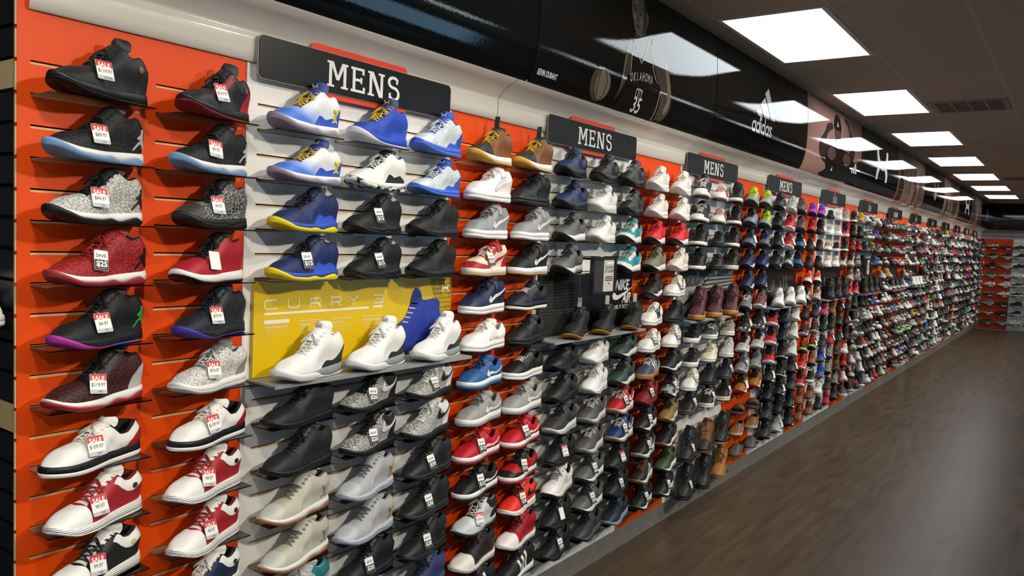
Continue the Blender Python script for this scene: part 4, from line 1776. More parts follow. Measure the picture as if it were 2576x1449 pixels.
def make_shoe(sp, loc, alpha, scale=1.0, name='sneaker', zmax=None):
    st = sp['st']
    root = empty(name, loc, -(math.pi / 2 - alpha))
    root.scale = (scale, scale, min(scale, zmax / shoe_height(st)) if zmax else scale)
    up = sp['up']
    if st == 'slide':
        mid, out = m_sole('clog', 'none')
        part('sole', out, MM(sp['mid'], 'plain'), root)
        part('strap', m_slide(), MM(up), root)
        return root
    part('upper', m_upper(st), MM(up), root)
    part('lining', MESH[(st, 'lining')], MM(sp.get('ln', '#1a1a1a'), 'plain', .8), root)
    tm = m_tongue(st)
    if len(tm.polygons):
        part('tongue', tm, MM(sp.get('tg', up if isinstance(up, str) else up[1]), 'leather'), root)
    mid, out = m_sole(st, sp.get('split', 'flat'))
    part('midsole', mid, MM(sp['mid'], 'plain', .45), root)
    part('outsole', out, MM(sp.get('out', sp['mid']), 'plain', .5), root)
    if ST[st]['rows'] and sp.get('lc', 1):
        part('laces', m_laces(st, sp.get('bow', True)), mat(sp.get('lc', '#1a1a1a'), .7), root)
    for k in ('heel', 'mud', 'toe', 'big', 'sad', 'eye', 'col', 'plate', 'fin'):
        if sp.get(k):
            part(PARTOUT[k], patch_mesh(st, PARTNAME[k], patches(st, PARTNAME[k]), {'toe': .0014, 'col': .0012, 'fin': .0022, 'eye': .0012, 'sad': .0010}.get(k, .0015)), MM(sp[k]), root)
    if sp.get('lg'):
        nm, c = sp['lg']
        for k, pl in enumerate(patches(st, nm)):
            part('logo_stripe' if nm == 'stripes' else 'logo', patch_mesh(st, nm + str(k), [pl], .0032), mat(c, .4), root)
    if sp.get('strap'):
        part('ankle_strap', m_strapband(st), MM(sp['strap']), root)
    if sp.get('pull'):
        part('pull_tab', m_loop(st), mat(sp['pull'], .6), root)
    if sp.get('tl') and (st, 'tonguetop') in MESH:
        path, W_ = MESH[(st, 'tonguetop')]
        a, c_ = Vector(path[-4]), Vector(path[-2])
        upv = (c_ - a).normalized()
        n = Vector((upv.z, 0, -upv.x))
        if n.x < 0:
            n = -n
        rt = upv.cross(n)
        c0 = (a + c_) / 2 + n * .0085
        key = (st, 'tl')
        if key not in MESH:
            mb = MB()
            M = Matrix(((rt.x, upv.x, n.x, c0.x), (rt.y, upv.y, n.y, c0.y), (rt.z, upv.z, n.z, c0.z), (0, 0, 0, 1)))
            shp = {'ua': UAL}.get('ua')
            mb.prism([((px - .5) * .024, (py - .5) * .016) for px, py in UAL], .0008, M)
            MESH[key] = mb.mesh('tongue_logo')
        part('tongue_logo', MESH[key], mat(sp['tl'], .4), root)
    return root


# ---- catalogue of shoes (colours taken from the photograph)
BK, WH, GY = '#17181a', '#dedcd6', '#8a8d90'
SP = {}


def S(key, desc, cat='shoe', **kw):
    kw['desc'] = desc
    kw['cat'] = cat
    SP[key] = kw


S('j10', 'black leather high-top, black sole', st='hix', up='#1a1a1b', mid='#151516', out='#121213', heel='#202122', sad='#222425', mud='#1a1a1b', eye='#161617', lc='#101011', lg=('crest', '#6e5627'), split='thin')
S('j2hi', 'black high-top with red piping', st='hix', up='#1d1e20', mid='#17181a', out='#8a1c22', sad=('speck', '#2a2b2d', '#55585a'), heel='#9a1f26', col='#1b1c1e', mud='#202123', lc='#111112', tg='#1b1b1d', split='thin', lg=('crest', '#8a1c22'), eye='#8a1c22')
S('ufblk', 'black cracked-pattern high-top, ice blue sole', st='hi', up=('elephant', '#222324', '#0b0b0c'), mid='#e6e4df', out='#7295b8', lc='#0e0e0f', lg=('jump', '#b9bab6'), split='wrap', bow=False)
S('ufwht', 'white cracked-pattern high-top, black laces', st='hi', up=('elephant', '#c9c9c2', '#8f908a'), mid='#e6e4df', out='#151515', lc='#0e0e0f', tg='#17171a', lg=('jump', '#3b2413'), split='wrap', ln='#1a1a1a')
S('ufred', 'red cracked-pattern high-top', st='hi', up=('elephant', '#a82222', '#6c1215'), mid='#e6e4df', out='#8f2630', lc='#9b1f22', tg='#7b1518', lg=('jump', '#1b0d0c'), split='wrap')
S('ufgry', 'black and grey cracked-pattern high-top', st='hi', up=('elephant', '#1b1b1c', '#8b8b86'), mid='#1f2021', out='#151617', toe='#3b3733', lc='#0e0e0f', split='wrap')
S('melo', 'black high-top with magenta and blue sole', st='hi', up=('mesh', '#1c1c1d', '#0d0d0e'), mid='#1a1b1c', out=('rainbow', '#a52a90'), plate='#232425', lc='#0e0e0f', lg=('jump', '#3f9a3f'), split='toe')
S('sfred', 'dark red mesh high-top, red sole', st='hi', up=('mesh', '#571a1c', '#160f0f'), mid='#e2e0dc', out='#9b1d24', heel='#b9b7b5', lc='#111112', tg='#161112', eye='#191516', split='wave')
S('sfnavy', 'navy mesh high-top, purple sole', st='hi', up=('mesh', '#1c2837', '#0e131b'), mid='#17181b', out='#3e2f8f', heel='#1a2026', eye='#15181d', lc='#0e0e10', split='toe')
S('j1red', 'red leather high-top, black laces', st='hi', up='#9f1c28', mid='#e2e0dc', out='#141415', lc='#0e0e0f', tg='#141415', eye='#9a1a26', split='thin')
S('reveal', 'white mesh high-top with silver tongue', st='mid', up=('mesh', '#e2e1dc', '#a9a9a3'), mid='#dfdeda', out='#c9c8c4', lc='#cfc9bf', tg='#77756f', heel='#8d887c', ln='#c9c6bf')
S('j2low', 'white leather low-top with black sole band', st='low', up='#e3e2de', mid='#17181a', out='#dddcd7', heel='#a01d24', lc='#d8d2c4', tg='#e0ded8', sad='#e6e5e1', eye='#e0dfda', ln='#111112', split='flat')
S('team', 'red and white team high-top', st='mid', up='#a21f29', mid=('ribbed', '#e4e3df'), out='#dcdbd6', big='#e4e3df', col='#e4e3df', lc='#a01c24', tg='#ddd9d0', lg=('crest', '#2b1a18'), ln='#5b1416', split='thin')
S('teamblk', 'black and white team high-top', st='mid', up='#1a1b1c', mid=('ribbed', '#e4e3df'), out='#17181a', big='#e4e3df', col='#e4e3df', lc='#111112', tg='#dad6cd', lg=('crest', '#c9b98a'), split='thin')
S('teamnvy', 'navy and white team high-top', st='mid', up='#1a2344', mid=('ribbed', '#e4e3df'), out='#dcdbd6', big='#e4e3df', col='#e4e3df', lc='#d9d5ca', tg='#dad6cd', lg=('crest', '#2b2b2a'), split='thin')
S('cfade', 'white to blue fade high-top, yellow laces', st='hix', up=('fade', '#3f72d0', '#dfe0e4'), mid='#dcdbde', out='#8d8290', fin='#2a51b8', plate='#2f59c0', lc='#cfae2a', tg='#1e3187', ln='#e0dfda', lg=('ua', '#d8c02c'), tl='#d9bd22', split='wrap')
S('croyal', 'royal blue knit high-top, yellow laces', st='hix', up=('mesh', '#2247b8', '#1c3a9c'), mid='#2547b0', out='#d3cfd9', plate='#2a4fb9', lc='#cfae2a', tg='#16204a', tl='#d9bd22', split='toe', ln='#18234f')
S('cwb', 'white high-top with black and white sole', st='hi', up='#dfdfd9', mid='#d8d8d2', out=('camo', '#e0e0da', '#151515'), fin='#1f2022', lc='#d9d8d2', tg='#161617', lg=None, split='wave')
S('cwblue', 'white knit high-top, blue sole and tongue', st='hix', up=('mesh', '#d3d8da', '#aab2b8'), mid='#3a5fc4', out='#4d6fc6', toe='#c9d0d2', plate='#2f56c0', lc='#ced4da', tg='#22409f', tl='#dde3e8', ln='#2848a8', split='flat', heel='#2d4fb5')
S('cnavy', 'navy high-top with yellow sole', st='hi', up=('mesh', '#213468', '#17244a'), mid='#2f50b0', out='#e5cf1f', fin='#3358c8', lc='#17181c', tg='#15203f', tl=None, sad=('mesh', '#26396e', '#1c2b55'), split='wrap')
S('cblk', 'all black knit high-top', st='hi', up=('mesh', '#1c1d1e', '#0f1011'), mid='#161718', out='#121314', fin='#232425', lc='#0f0f10', split='wave')
S('c3blk', 'black high-top with glossy heel plate', st='hi', up=('mesh', '#1b1c1d', '#111213'), mid='#18191a', out='#131414', plate='#222324', lc='#0f0f10', tl='#3a3a3b', split='toe')
S('c3wht', 'white high-top with grey heel wedge', st='hix', up='#e4e3df', mid='#858b8c', out='#dedddb', plate='#232527', lc='#d6d5d1', tg='#e2e1de', tl='#a9aaab', ln='#d9d8d4', split='c3')
S('kdblk', 'all black knit high-top, chunky sole', st='hi', up=('knit', '#26282a', '#0c0c0d'), mid='#141516', out='#111213', lc='#0f0f10', split='none')
S('oreo', 'black ankle, black-white knit high-top', st='hi', up=('knit', '#c4c4bf', '#27282a'), mid='#151616', out='#121212', col='#151617', heel='#151617', lc='#111112', tg='#131314', lg=('swoosh_small', '#e2e1dc'), split='none')
S('oreow', 'white ankle, grey knit high-top', st='hi', up=('knit', '#cbcbc6', '#3e3f41'), mid=('speck', '#171818', '#77777a'), out='#131414', col='#d8d7d2', heel='#d8d7d2', lc='#cfcec8', tg='#d8d7d2', lg=('swoosh_small', '#161617'), split='none', ln='#cfcfca')
S('kycream', 'cream high-top with gum sole', st='hi', up='#b9b5a4', mid='#dcdad5', out='#9a6038', sad='#c2beb0', toe='#bfc1b5', lc='#7c7a68', tg='#b2ae9e', lg=('jump', '#8b8b88'), split='wave', ln='#5a4a3c', bow=False)
SP['kycream']['lg'] = ('ua', '#8f8f8b')
S('kygrey', 'grey high-top with icy speckled sole', st='hi', up='#a6a8aa', mid=('speck', '#b6bac0', '#5c6068'), out='#8990a6', sad='#b0aeb0', toe='#b3b8bc', lc='#6f7274', tg='#9fa1a3', lg=('ua', '#a9843c'), split='wave', ln='#7e8082', bow=False)
S('kyteal', 'grey and teal high-top', st='hi', up='#a9b0aa', mid='#c9c9c2', out='#2f7f86', col='#1f6f76', lc='#d0d0c8', ln='#1f6f76')
S('blkmid', 'black high-top with grey outline swoosh', st='hi', up='#18191b', mid='#1a1e24', out='#14161a', lc='#101011', sad='#1c1d1f', heel='#1b1c1e', split='wave')
S('blkky', 'tall black strapped high-top', st='hi', up='#171819', mid='#151617', out='#131415', sad='#1f2022', lc='#101011', lg=('ua', '#34353a'), split='wave')
S('galaxy', 'multicolour galaxy print high-top', st='hi', up=('camo', '#1f3f63', '#3b2a66'), mid='#25506b', out='#1a2a44', lc='#17202c')
S('lf1', 'brown duckboot high-top, gum sole', st='hi', up='#7a4a26', mid='#e4e3df', out='#cf9a3c', toe='#26241f', big='#26241f', lc='#c99b2a', tg='#1a1713', pull='#14120f', split='toe', eye='#74461f', ln='#1a1713')
S('afwm', 'white leather strapped mid-top', st='af1mid', up='#e3e0de', mid='#e2e0df', strap='#e3dfdd', lc='#d9cfca', tg='#e0dbd8', ln='#dcd6d2', eye='#e3e0de', heel='#e3e0de', toe='#e3e0de', lg=('swoosh', '#dcd9d7'))
S('afbm', 'black leather strapped mid-top', st='af1mid', up='#1b1c1c', mid='#1b1c1c', strap='#191a1a', lc='#111112', eye='#1b1c1c', heel='#1b1c1c', toe='#1b1c1c', lg=('swoosh', '#202121'))
S('afgm', 'grey strapped mid-top, white swoosh', st='af1mid', up='#8b8e90', mid='#e2e0de', strap='#93969a', lc='#6b6c6e', tg='#9a9da0', ln='#9a9da0', eye='#8f9294', heel='#8b8e90', toe='#8b8e90', lg=('swoosh', '#e6e5e2'))
S('afrc', 'red and cream strapped mid-top', st='af1mid', up='#ddd0b4', mid='#ded7c6', out='#b98a4a', strap='#a3202a', lc='#d9cfc0', tg='#a3202a', ln='#8d1a22', eye='#a3202a', heel='#a3202a', mud='#a3202a', lg=('swoosh', '#a3202a'), split='thin')
S('afbwm', 'black strapped mid-top, white swoosh', st='af1mid', up='#16171a', mid='#e2e0de', out='#b98a4a', strap='#17181a', lc='#111112', eye='#17181a', lg=('swoosh', '#e6e5e2'), split='thin')
S('afnm', 'navy strapped mid-top, white sole', st='af1mid', up='#1b2647', mid='#e2e0de', strap='#1b2545', lc='#141b33', eye='#1a2442', heel='#1b2647', toe='#1b2647', lg=('swoosh', '#e6e5e2'))
S('afnl', 'navy suede low-top, cream laces', st='low', up='#1b1f2e', mid='#1b1f2e', out='#dedac8', lc='#dcc9bd', eye='#1b1f2e', toe='#1b1f2e', heel='#1b1f2e', lg=('swoosh', '#20253a'), split='flat', bow=False)
S('afwl', 'white leather low-top', st='low', up='#e4e3df', mid='#e2e1dd', lc='#dcd3c8', tg='#e0ded9', ln='#d9d6cf', eye='#e4e3df', toe='#e4e3df', heel='#e4e3df', lg=('swoosh', '#dedcd8'))
S('afbl', 'black leather low-top', st='low', up='#191a1a', mid='#191a1a', lc='#101011', eye='#191a1a', toe='#191a1a', heel='#191a1a', lg=('swoosh', '#1f2020'))
S('afblue', 'blue suede low-top, white swoosh', st='low', up='#27568f', mid='#dfe2e4', out='#28528c', lc='#1a2f55', tg='#27568f', ln='#24508a', eye='#27568f', toe='#27568f', heel='#27568f', lg=('swoosh', '#e6e5e2'), split='flat')
S('afbw', 'black low-top, white laces and sole', st='low', up='#151515', mid='#e0dfd8', lc='#e2cfc6', eye='#171717', toe='#171717', heel='#171717', lg=('swoosh', '#1d1d1d'), split='flat', bow=False)
S('afgl', 'grey low-top, white swoosh', st='low', up='#8f8f8c', mid='#dddcd8', out='#7e7e7c', lc='#6f6d6b', tg='#979694', ln='#8d8c89', eye='#8f8f8c', toe='#8f8f8c', heel='#8f8f8c', lg=('swoosh', '#e2e1dd'), split='thin')
S('afred', 'red low-top, white swoosh', st='low', up='#b01420', mid='#e4e2df', out='#8c141c', lc='#8d1018', tg='#b01420', ln='#a2121d', eye='#b01420', toe='#b01420', heel='#b01420', lg=('swoosh', '#e6e5e2'), split='flat')
S('afbws', 'black low-top, white swoosh and midsole', st='low', up='#131314', mid='#e4e2df', out='#121212', lc='#0f0f10', eye='#151516', toe='#151516', lg=('swoosh', '#e6e5e2'), split='flat')
S('afbr', 'black and red low-top, white midsole', st='low', up='#a9141f', mid='#e4e2df', out='#8c141c', lc='#0f0f10', eye='#131314', mud='#131314', heel='#131314', lg=('swoosh', '#b3141f'), split='flat', tg='#131314', ln='#131314')
S('j8', 'white and black lace-strap high-top', st='hi', up='#c9cbcc', mid='#a9acae', out='#1d1e20', toe='#b9bdbe', col='#151617', heel='#151617', lc='#cfc6b8', tg='#26272a', split='wave')
S('merc', 'bright red-orange high-top, black swoosh', st='mid', up='#d9311f', mid='#dedad6', lc='#141415', tg='#d42c1d', lg=('swoosh_small', '#111112'), ln='#16110f')
S('wtb', 'black high-top with big white toe cap', st='hi', up='#231a1a', mid='#d5cfc8', big='#dcd7ce', lc='#1b1416', split='none')
S('wtr', 'red high-top with big white toe cap', st='hi', up='#9a1119', mid='#dcd7d0', big='#e0dcd5', lc='#5b0d12', split='none')
S('adblk', 'black high-top with white side marks', st='hi', up='#17181a', mid='#d9d8d4', out='#17181a', lc='#101011', lg=('stripes', '#e2e1dd'), split='toe')
S('hunvy', 'navy running shoe, black sole', st='run', up='#1d2c52', mid='#1a1b1d', out='#151617', lc='#10141f', mud='#1f305a', heel='#17181b', split='toe')
S('hublk', 'all black running shoe', st='run', up='#1a1b1b', mid='#181919', lc='#111112', mud='#1d1e1e', heel='#1a1b1b', split='toe', pull=None)
S('hudk', 'dark grey running shoe, grey laces', st='run', up='#242625', mid='#1a1b1b', lc='#8d8f8d', mud='#222423', heel='#1c1d1d', split='toe')
S('huwht', 'all white running shoe', st='run', up='#dededb', mid='#dcdbd8', lc='#d2cfc9', tg='#d9d7d2', ln='#d5d2cc', mud='#e0dfdc', heel='#dad9d5', split='toe', out='#d2d1ce')
S('hugry', 'grey running shoe, white and black sole', st='run', up='#55595a', mid='#deddd9', out='#161617', lc='#2c2e2f', mud='#5f6465', heel='#4a4e4f', split='toe')
S('hutel', 'white running shoe with teal toe', st='run', up='#2b8a94', mid='#deddd9', out='#161617', lc='#b9b4a8', mud='#cfcfc9', heel='#cfcfc9', eye='#cfcfc9', split='toe')
S('amblk', 'all black low running shoe', st='run', up='#151617', mid='#141516', lc='#0f0f10', mud='#18191a', sad='#161718', split='toe')
S('amwht', 'white cushioned running shoe', st='run', up='#dad9d6', mid='#d8d7d4', lc='#cdc9c2', tg='#d5d3ce', ln='#cfccc6', mud='#dededb', sad='#d5d4d1', split='toe', out='#cfcecb')
S('amgrn', 'dark green running shoe', st='run', up='#2f3f37', mid='#cfd0ca', out='#1b1d1c', lc='#1c2420', tg='#2b3a32', mud='#33443b', lg=('swoosh', '#1d2823'), split='toe')
S('amdk', 'dark grey mesh running shoe, white sole', st='run', up=('mesh', '#3b3c3c', '#232424'), mid='#c9c8c4', lc='#1b1b1c', split='toe', out='#b9b8b4')
S('amgw', 'dark grey running shoe, white laces', st='run', up='#494a49', mid='#c6c5c3', out='#8b8683', lc='#d9cfc2', mud='#54524f', heel='#9a9896', lg=('crest', '#a9202a'), split='toe', tg='#3f403f')
S('amred', 'red running shoe, white laces', st='run', up='#ae1823', mid='#dcd9d4', out='#b58a6a', lc='#dccfc4', lg=('swoosh_small', '#e6e5e2'), split='toe', tg='#a0141f')
S('amblu', 'blue running shoe, white laces', st='run', up='#1a2d63', mid='#dbdad6', out='#a58a6c', lc='#d7cfc4', lg=('swoosh_small', '#d9d8d6'), split='toe', tg='#17264f')
S('shox', 'white running shoe, silver laces', st='run', up='#d3cfca', mid='#cfccc8', toe='#dcdbd8', out='#1a1b1b', lc='#9d9a94', split='toe')
S('amgrs', 'grey running shoe, white midsole', st='run', up='#505554', mid='#dcdbd8', out='#161717', lc='#242727', lg=('swoosh', '#454a49'), split='toe', mud='#565b5a')
S('vmdk', 'dark navy running shoe, pale blue sole', st='run', up='#18242c', mid='#7f93a5', lc='#11181d', split='none')
S('rowht', 'plain white low sneaker', st='run', up=('mesh', '#e2dfda', '#c9c5be'), mid='#e2e0db', lc='#dad4cb', tg='#dcd7cf', ln='#d2cdc4')
S('nmdred', 'bright red sneaker, black and white sole', st='run', up='#c9242a', mid='#dedcd8', out='#151516', lc='#b81f25', tg='#c1222a', split='toe', ln='#a31c22')
S('nmdol', 'olive sneaker, black and white sole', st='run', up='#77735a', mid='#d8d6cf', out='#151516', lc='#5c5944', tg='#6d6a52', split='toe', ln='#55523f')
S('nmdcr', 'cream sneaker, cream sole', st='run', up='#d3cbbb', mid='#d8d2c5', lc='#cfc5b3', tg='#cdc4b2', ln='#c1b7a4')
S('nmdbk', 'black sneaker, white edged sole', st='run', up='#1b1b1c', mid='#dcdbd7', out='#131314', lc='#111112', split='wrap')
S('supred', 'white leather sneaker with red stripes', st='low', up='#dcd9d1', mid='#e0ded8', lc='#d6cbb6', lg=('stripes', '#b22a2f'), toe='#e0ded8', tg='#d6cfc0', ln='#cfc6b4')
S('supblk', 'white sneaker with black stripes', st='low', up='#e0deda', mid='#e2e0dc', lc='#d4cfc4', lg=('stripes', '#18191b'), toe='#e3e1dd', tg='#dad6cd', ln='#cbbf9c')
S('supwht', 'all white shell-toe sneaker', st='low', up='#dfddd8', mid='#e0deda', lc='#d6c9ae', lg=('stripes', '#d3d0ca'), toe='#e3e1dd', tg='#d9d3c6', ln='#d2ccbf')
S('supbk', 'all black shell-toe sneaker', st='low', up='#171819', mid='#151617', lc='#111112', toe='#1a1b1c', lg=('stripes', '#1e1f20'))
S('samoa', 'slate blue sneaker, white stripes, gum sole', st='low', up='#3d4a59', mid='#b07a4c', out='#a57145', lc='#d9d4cb', lg=('stripes', '#dedcd7'), tg='#36424f', heel='#d2cfc8', split='none')
S('blkwh', 'black sneaker, angular white midsole', st='run', up='#191919', mid='#dedcd8', out='#161616', lc='#111112', split='wave')
S('redkn', 'dark red knit sneaker', st='run', up=('mesh', '#8f1219', '#6b0d13'), mid='#7c1218', lc='#6b0f14', tg='#7c1218', ln='#5b0d11')
S('camo', 'black and white camouflage running shoe', st='run', up=('camo', '#141415', '#8b8c8c'), mid='#d9d8d4', out='#141415', lc='#151516', split='toe')
S('nbtan', 'mustard tan running shoe, N logo', st='run', up='#82683a', mid='#cdbfa2', out='#7f532f', lc='#2c261c', mud='#86693a', lg=('n', '#9a7c48'), split='toe', tg='#5c4a2c')
S('nbblk', 'black running shoe, silver N logo', st='run', up='#1b1c1d', mid='#d9d8d3', out='#b9b4aa', lc='#141415', lg=('n', '#8f9192'), heel='#b9b6b0', split='toe')
S('nbor', 'black running shoe, orange laces', st='run', up='#1d1d1b', mid='#d2cfc4', out='#7d6b3f', lc='#8f552a', lg=('n', '#b9b9b5'), split='toe')
S('blkgum', 'black sneaker with gum outsole', st='run', up='#151515', mid='#d8d2ca', out='#6d4026', lc='#0f0f10', mud='#171717', split='wrap', lg=('swoosh_small', '#5b3a28'))
S('green', 'green running shoe, white sole', st='run', up='#35482c', mid='#d3d4ca', lc='#1f2b1a', tg='#2e4026', mud='#3b5031', split='toe', out='#2a2c27')
S('blkrun', 'black running shoe, white sole', st='run', up='#161718', mid='#d9d8d5', out='#151617', lc='#101011', split='toe', mud='#1a1b1c')
S('vhi', 'black and white canvas high-top', st='canhi', up='#1a1b1d', mid='#deddd8', out='#3a332c', lc='#d0cfca', split='thin', toe='#dedcd6', tg='#1a1b1d')
S('vred', 'white and red canvas low-top', st='can', up='#d8cfc8', mid='#dedcd6', out='#4a4038', lc='#c9a09a', lg=('stripes', '#a9333a'), split='thin', tg='#c9b0a8')
S('vbrn', 'dark brown high-top, white sole', st='canhi', up='#271b19', mid='#dedcd6', out='#2a211c', lc='#1b1312', split='thin')
S('vbw', 'black canvas high-top, white sole', st='canhi', up='#151618', mid='#dfddd7', out='#26221f', lc='#111112', split='thin', pull=None)
S('vlow', 'all black canvas low-top', st='can', up='#171718', mid='#171718', lc='#111112')
S('vgrn', 'dark green leather high-top, cream sole', st='canhi', up='#22251f', mid='#cfc9b8', out='#c9c2ae', lc='#191b17')
S('plaid', 'black and white striped canvas low-top', st='can', up=('tiger', '#26282b', '#5d6064'), mid='#dcdad4', lc='#d2d0ca')
S('greyst', 'grey suede low-top, white sole', st='can', up='#8a8674', mid='#d9d7d0', lc='#bdb8a6', tg='#837f6e')
S('vbl2', 'black canvas low-top, thick white sole', st='can', up='#141516', mid='#e0deda', lc='#111112', split='none')
S('cream', 'cream canvas low-top', st='can', up='#cfc8b2', mid='#dcd8cc', lc='#cfc8b2', tg='#c6bfa8', ln='#b9b19a')
S('lgrey', 'light grey leather low-top', st='low', up='#a9aaa8', mid='#cfcec9', lc='#d3d1cb', tg='#a5a6a4', ln='#96979a')
S('whlow', 'white leather tennis sneaker', st='low', up='#dad8cf', mid='#dedcd4', lc='#cfc9ba', tg='#d2cfc4', ln='#c2bda9')
S('blklth', 'black leather low-top', st='low', up='#161717', mid='#161717', lc='#101011')
S('nvylow', 'navy low-top with brown sole', st='low', up='#161c28', mid='#4b3a30', lc='#12161f')
S('dgum', 'dark green low-top with gum sole', st='low', up='#1c1e1a', mid='#5b4230', lc='#131411')
S('bwlth', 'black leather low-top, white thick sole', st='low', up='#131415', mid='#dcdbd6', lc='#d9d8d4')
S('bwcr', 'black low-top, cream thick sole', st='low', up='#131415', mid='#cfc9b6', lc='#111112')
S('volt', 'grey running shoe with lime accents', st='run', up='#8f9494', mid='#a9b82a', out='#26282a', lc='#a8c415', tg='#a9c61b', eye='#aecb18', split='toe')
S('voltg', 'grey running shoe, lime laces and sole', st='run', up='#9aa0a0', mid='#a7bf1d', out='#2b2d2f', lc='#b2cf16', tg='#a9c61b', split='wrap')
S('blusil', 'silver and blue running shoe', st='run', up='#7d838b', mid='#1f3a8c', out='#16234d', lc='#16181c', tg='#15171b', split='wrap')
S('nvygr', 'grey and navy running shoe', st='run', up='#5b6068', mid='#8d9298', out='#17181b', lc='#1f2b5c', tg='#1f2b5c', col='#232d55', split='toe')
S('nvyrun', 'navy running shoe, white edged sole', st='run', up='#17214e', mid='#c9ced6', out='#17181c', lc='#101430', tg='#141c40', split='wrap')
S('bwstr', 'black and white striped running shoe', st='run', up=('tiger', '#17181a', '#8b8d8f'), mid='#dcdbd7', lc='#dad9d5', tg='#2a2b2d', split='toe', out='#1a1a1b')
S('maroon', 'maroon running shoe, white sole', st='run', up='#6d3a38', mid='#dad8d3', lc='#8a7d70', tg='#5c5148', split='toe')
S('bwtag', 'black running shoe with white mottled sole', st='run', up='#191a1b', mid=('camo', '#dad9d5', '#1a1b1c'), lc='#101112', lg=('swoosh', '#d9d8d4'))
S('whbk', 'white high-top with black laces', st='mid', up=('tiger', '#d9d8d4', '#2a2b2c'), mid='#dcdbd7', lc='#151516', tg='#17181a')
S('greyhi', 'grey running shoe, light grey sole', st='run', up='#75787a', mid='#a9abab', lc='#5c5f61', tg='#6b6e70', lg=('swoosh', '#8d9092'))
S('tiger', 'black and orange striped knit sneaker', st='run', up=('tiger', '#1d2117', '#c07c1d'), mid='#d8d4cc', out='#b8261f', lc='#17160f', heel='#d08a1c', split='wrap', tg='#1b1c14')
S('slide', 'brown leather slide sandal', cat='sandal', st='slide', up='#5a3c26', mid='#3f2c1f')
S('moc', 'tan leather moccasin', cat='shoe', st='moc', up='#7a4f30', mid='#b9a184', ln='#4a3322')
S('clog', 'olive grey suede clog', cat='shoe', st='clog', up='#4d453a', mid='#5c554a', ln='#2c2822')
S('bootbk', 'black leather work boot', cat='boot', st='boot', up='#141415', mid='#161616', lc='#101011', toe='#171718')
S('bootbr', 'brown leather hiking boot', cat='boot', st='boot', up='#6f3f20', mid='#2c2119', out='#6b4a2c', lc='#a27a4a', big='#211c19', ln='#2b1f16', split='flat', tg='#5e351b')
S('bootbt', 'black boot with tan sole edge', cat='boot', st='boot', up='#161615', mid='#17171a', out='#9a855c', lc='#101010', split='flat')
S('bootwh', 'wheat tan nubuck boot', cat='boot', st='boot', up='#9a6427', mid='#8a6a38', lc='#6b4a26', ln='#5e4020', tg='#8f5c24')
S('bootbu', 'burgundy nubuck boot, gum sole', cat='boot', st='boot', up='#4a1c1f', mid='#b07f3e', out='#a87838', lc='#3f1518', ln='#3b1518', tg='#451a1d', split='none')
S('whrun', 'white knit running shoe', st='run', up=('mesh', '#d9dad5', '#b9bab5'), mid='#dcdcd8', lc='#cfd0ca', tg='#d2d3ce', ln='#c3c4be')
S('bkred', 'black and red shoe, white sole', st='mid', up='#a51820', mid='#dad8d4', lc='#111112', tg='#141415', col='#141415', split='thin', big='#b01a22')
S('bkswoosh', 'black shoe, white swoosh, blue sole', st='mid', up='#15171a', mid='#1a2a55', lc='#101112', lg=('swoosh', '#dcdbd7'))
S('gwmesh', 'grey and white running shoe', st='run', up='#9b9d9b', mid='#d5d4d0', lc='#c2c3c0', tg='#95978f')
S('bkblue', 'black shoe with blue toe, white sole', st='run', up='#14171c', mid='#d9dadb', out='#17181a', lc='#101114', big='#2a5b86', split='wrap')
S('marg', 'maroon and grey running shoe', st='run', up='#5c4346', mid='#cfcdca', out='#2a2b2e', lc='#6d5558', tg='#54383b', split='wrap')
S('redrun', 'bright red running shoe, white sole', st='run', up='#b8272b', mid='#dcd9d5', lc='#a31f24', tg='#a92227')
S('bkpat', 'black and white speckled running shoe', st='run', up=('camo', '#17181a', '#a9aaab'), mid='#b9bab9', out='#26282a', lc='#191a1b', split='toe')
S('dkgrey', 'dark grey running shoe', st='run', up='#2f3233', mid='#4a4d4e', out='#1a1b1c', lc='#1a1b1c', split='toe')
S('purple', 'purple and pink running shoe', st='run', up='#a3289a', mid='#dcd6dc', out='#3a2168', lc='#7a2fb0', eye='#5b34b8', tg='#6f2aa8', split='wrap', ln='#5b2390')
S('redblk', 'red and black running shoe', st='run', up='#b0211f', mid='#a31d1c', out='#2a1514', lc='#8d1816', tg='#9a1b19', heel='#1a1a1b', sad='#1b1b1c')
S('coral', 'coral and white running shoe', st='run', up='#c9694e', mid='#d9cfc6', out='#1a1716', lc='#c9563c', big='#d6c7bb', tg='#c95f45', split='toe')
S('pinkgr', 'pink and grey running shoe', st='run', up='#a98a80', mid='#d2c9c4', lc='#6b5650', tg='#997a72')
S('bkbrn', 'blackish brown low shoe', st='low', up='#211b1a', mid='#241e1c', lc='#161212')
S('bkpink', 'black running shoe with pink tongue', st='run', up='#1d1719', mid='#c9c2bf', lc='#5c2338', tg='#8f2a55')
S('bkyel', 'red, black and lime running shoe', st='run', up='#1c1a18', mid='#d5d2cc', out='#1a1a1a', lc='#b32a1e', mud='#8fa81d', tg='#b32a1e', split='toe')
S('copper', 'metallic copper running shoe', st='run', up='#8f5233', mid='#cfc9c2', out='#1b1918', lc='#9a5c3a', tg='#7e4629', split='toe')
S('tanlow', 'brown leather low shoe', st='low', up='#6b4429', mid='#7d5a3a', lc='#4a301d', tg='#5b3a23')
S('pinkbt', 'bright pink suede boot', cat='boot', st='boot', up='#a8466a', mid='#a8466a', lc='#8f3a5a')
S('wheatk', 'small wheat tan boot', cat='boot', st='boot', up='#7e5524', mid='#7a5a30', lc='#5b3f20')
S('redlth', 'red leather low-top', st='low', up='#99222f', mid='#99222f', lc='#7d1a26')
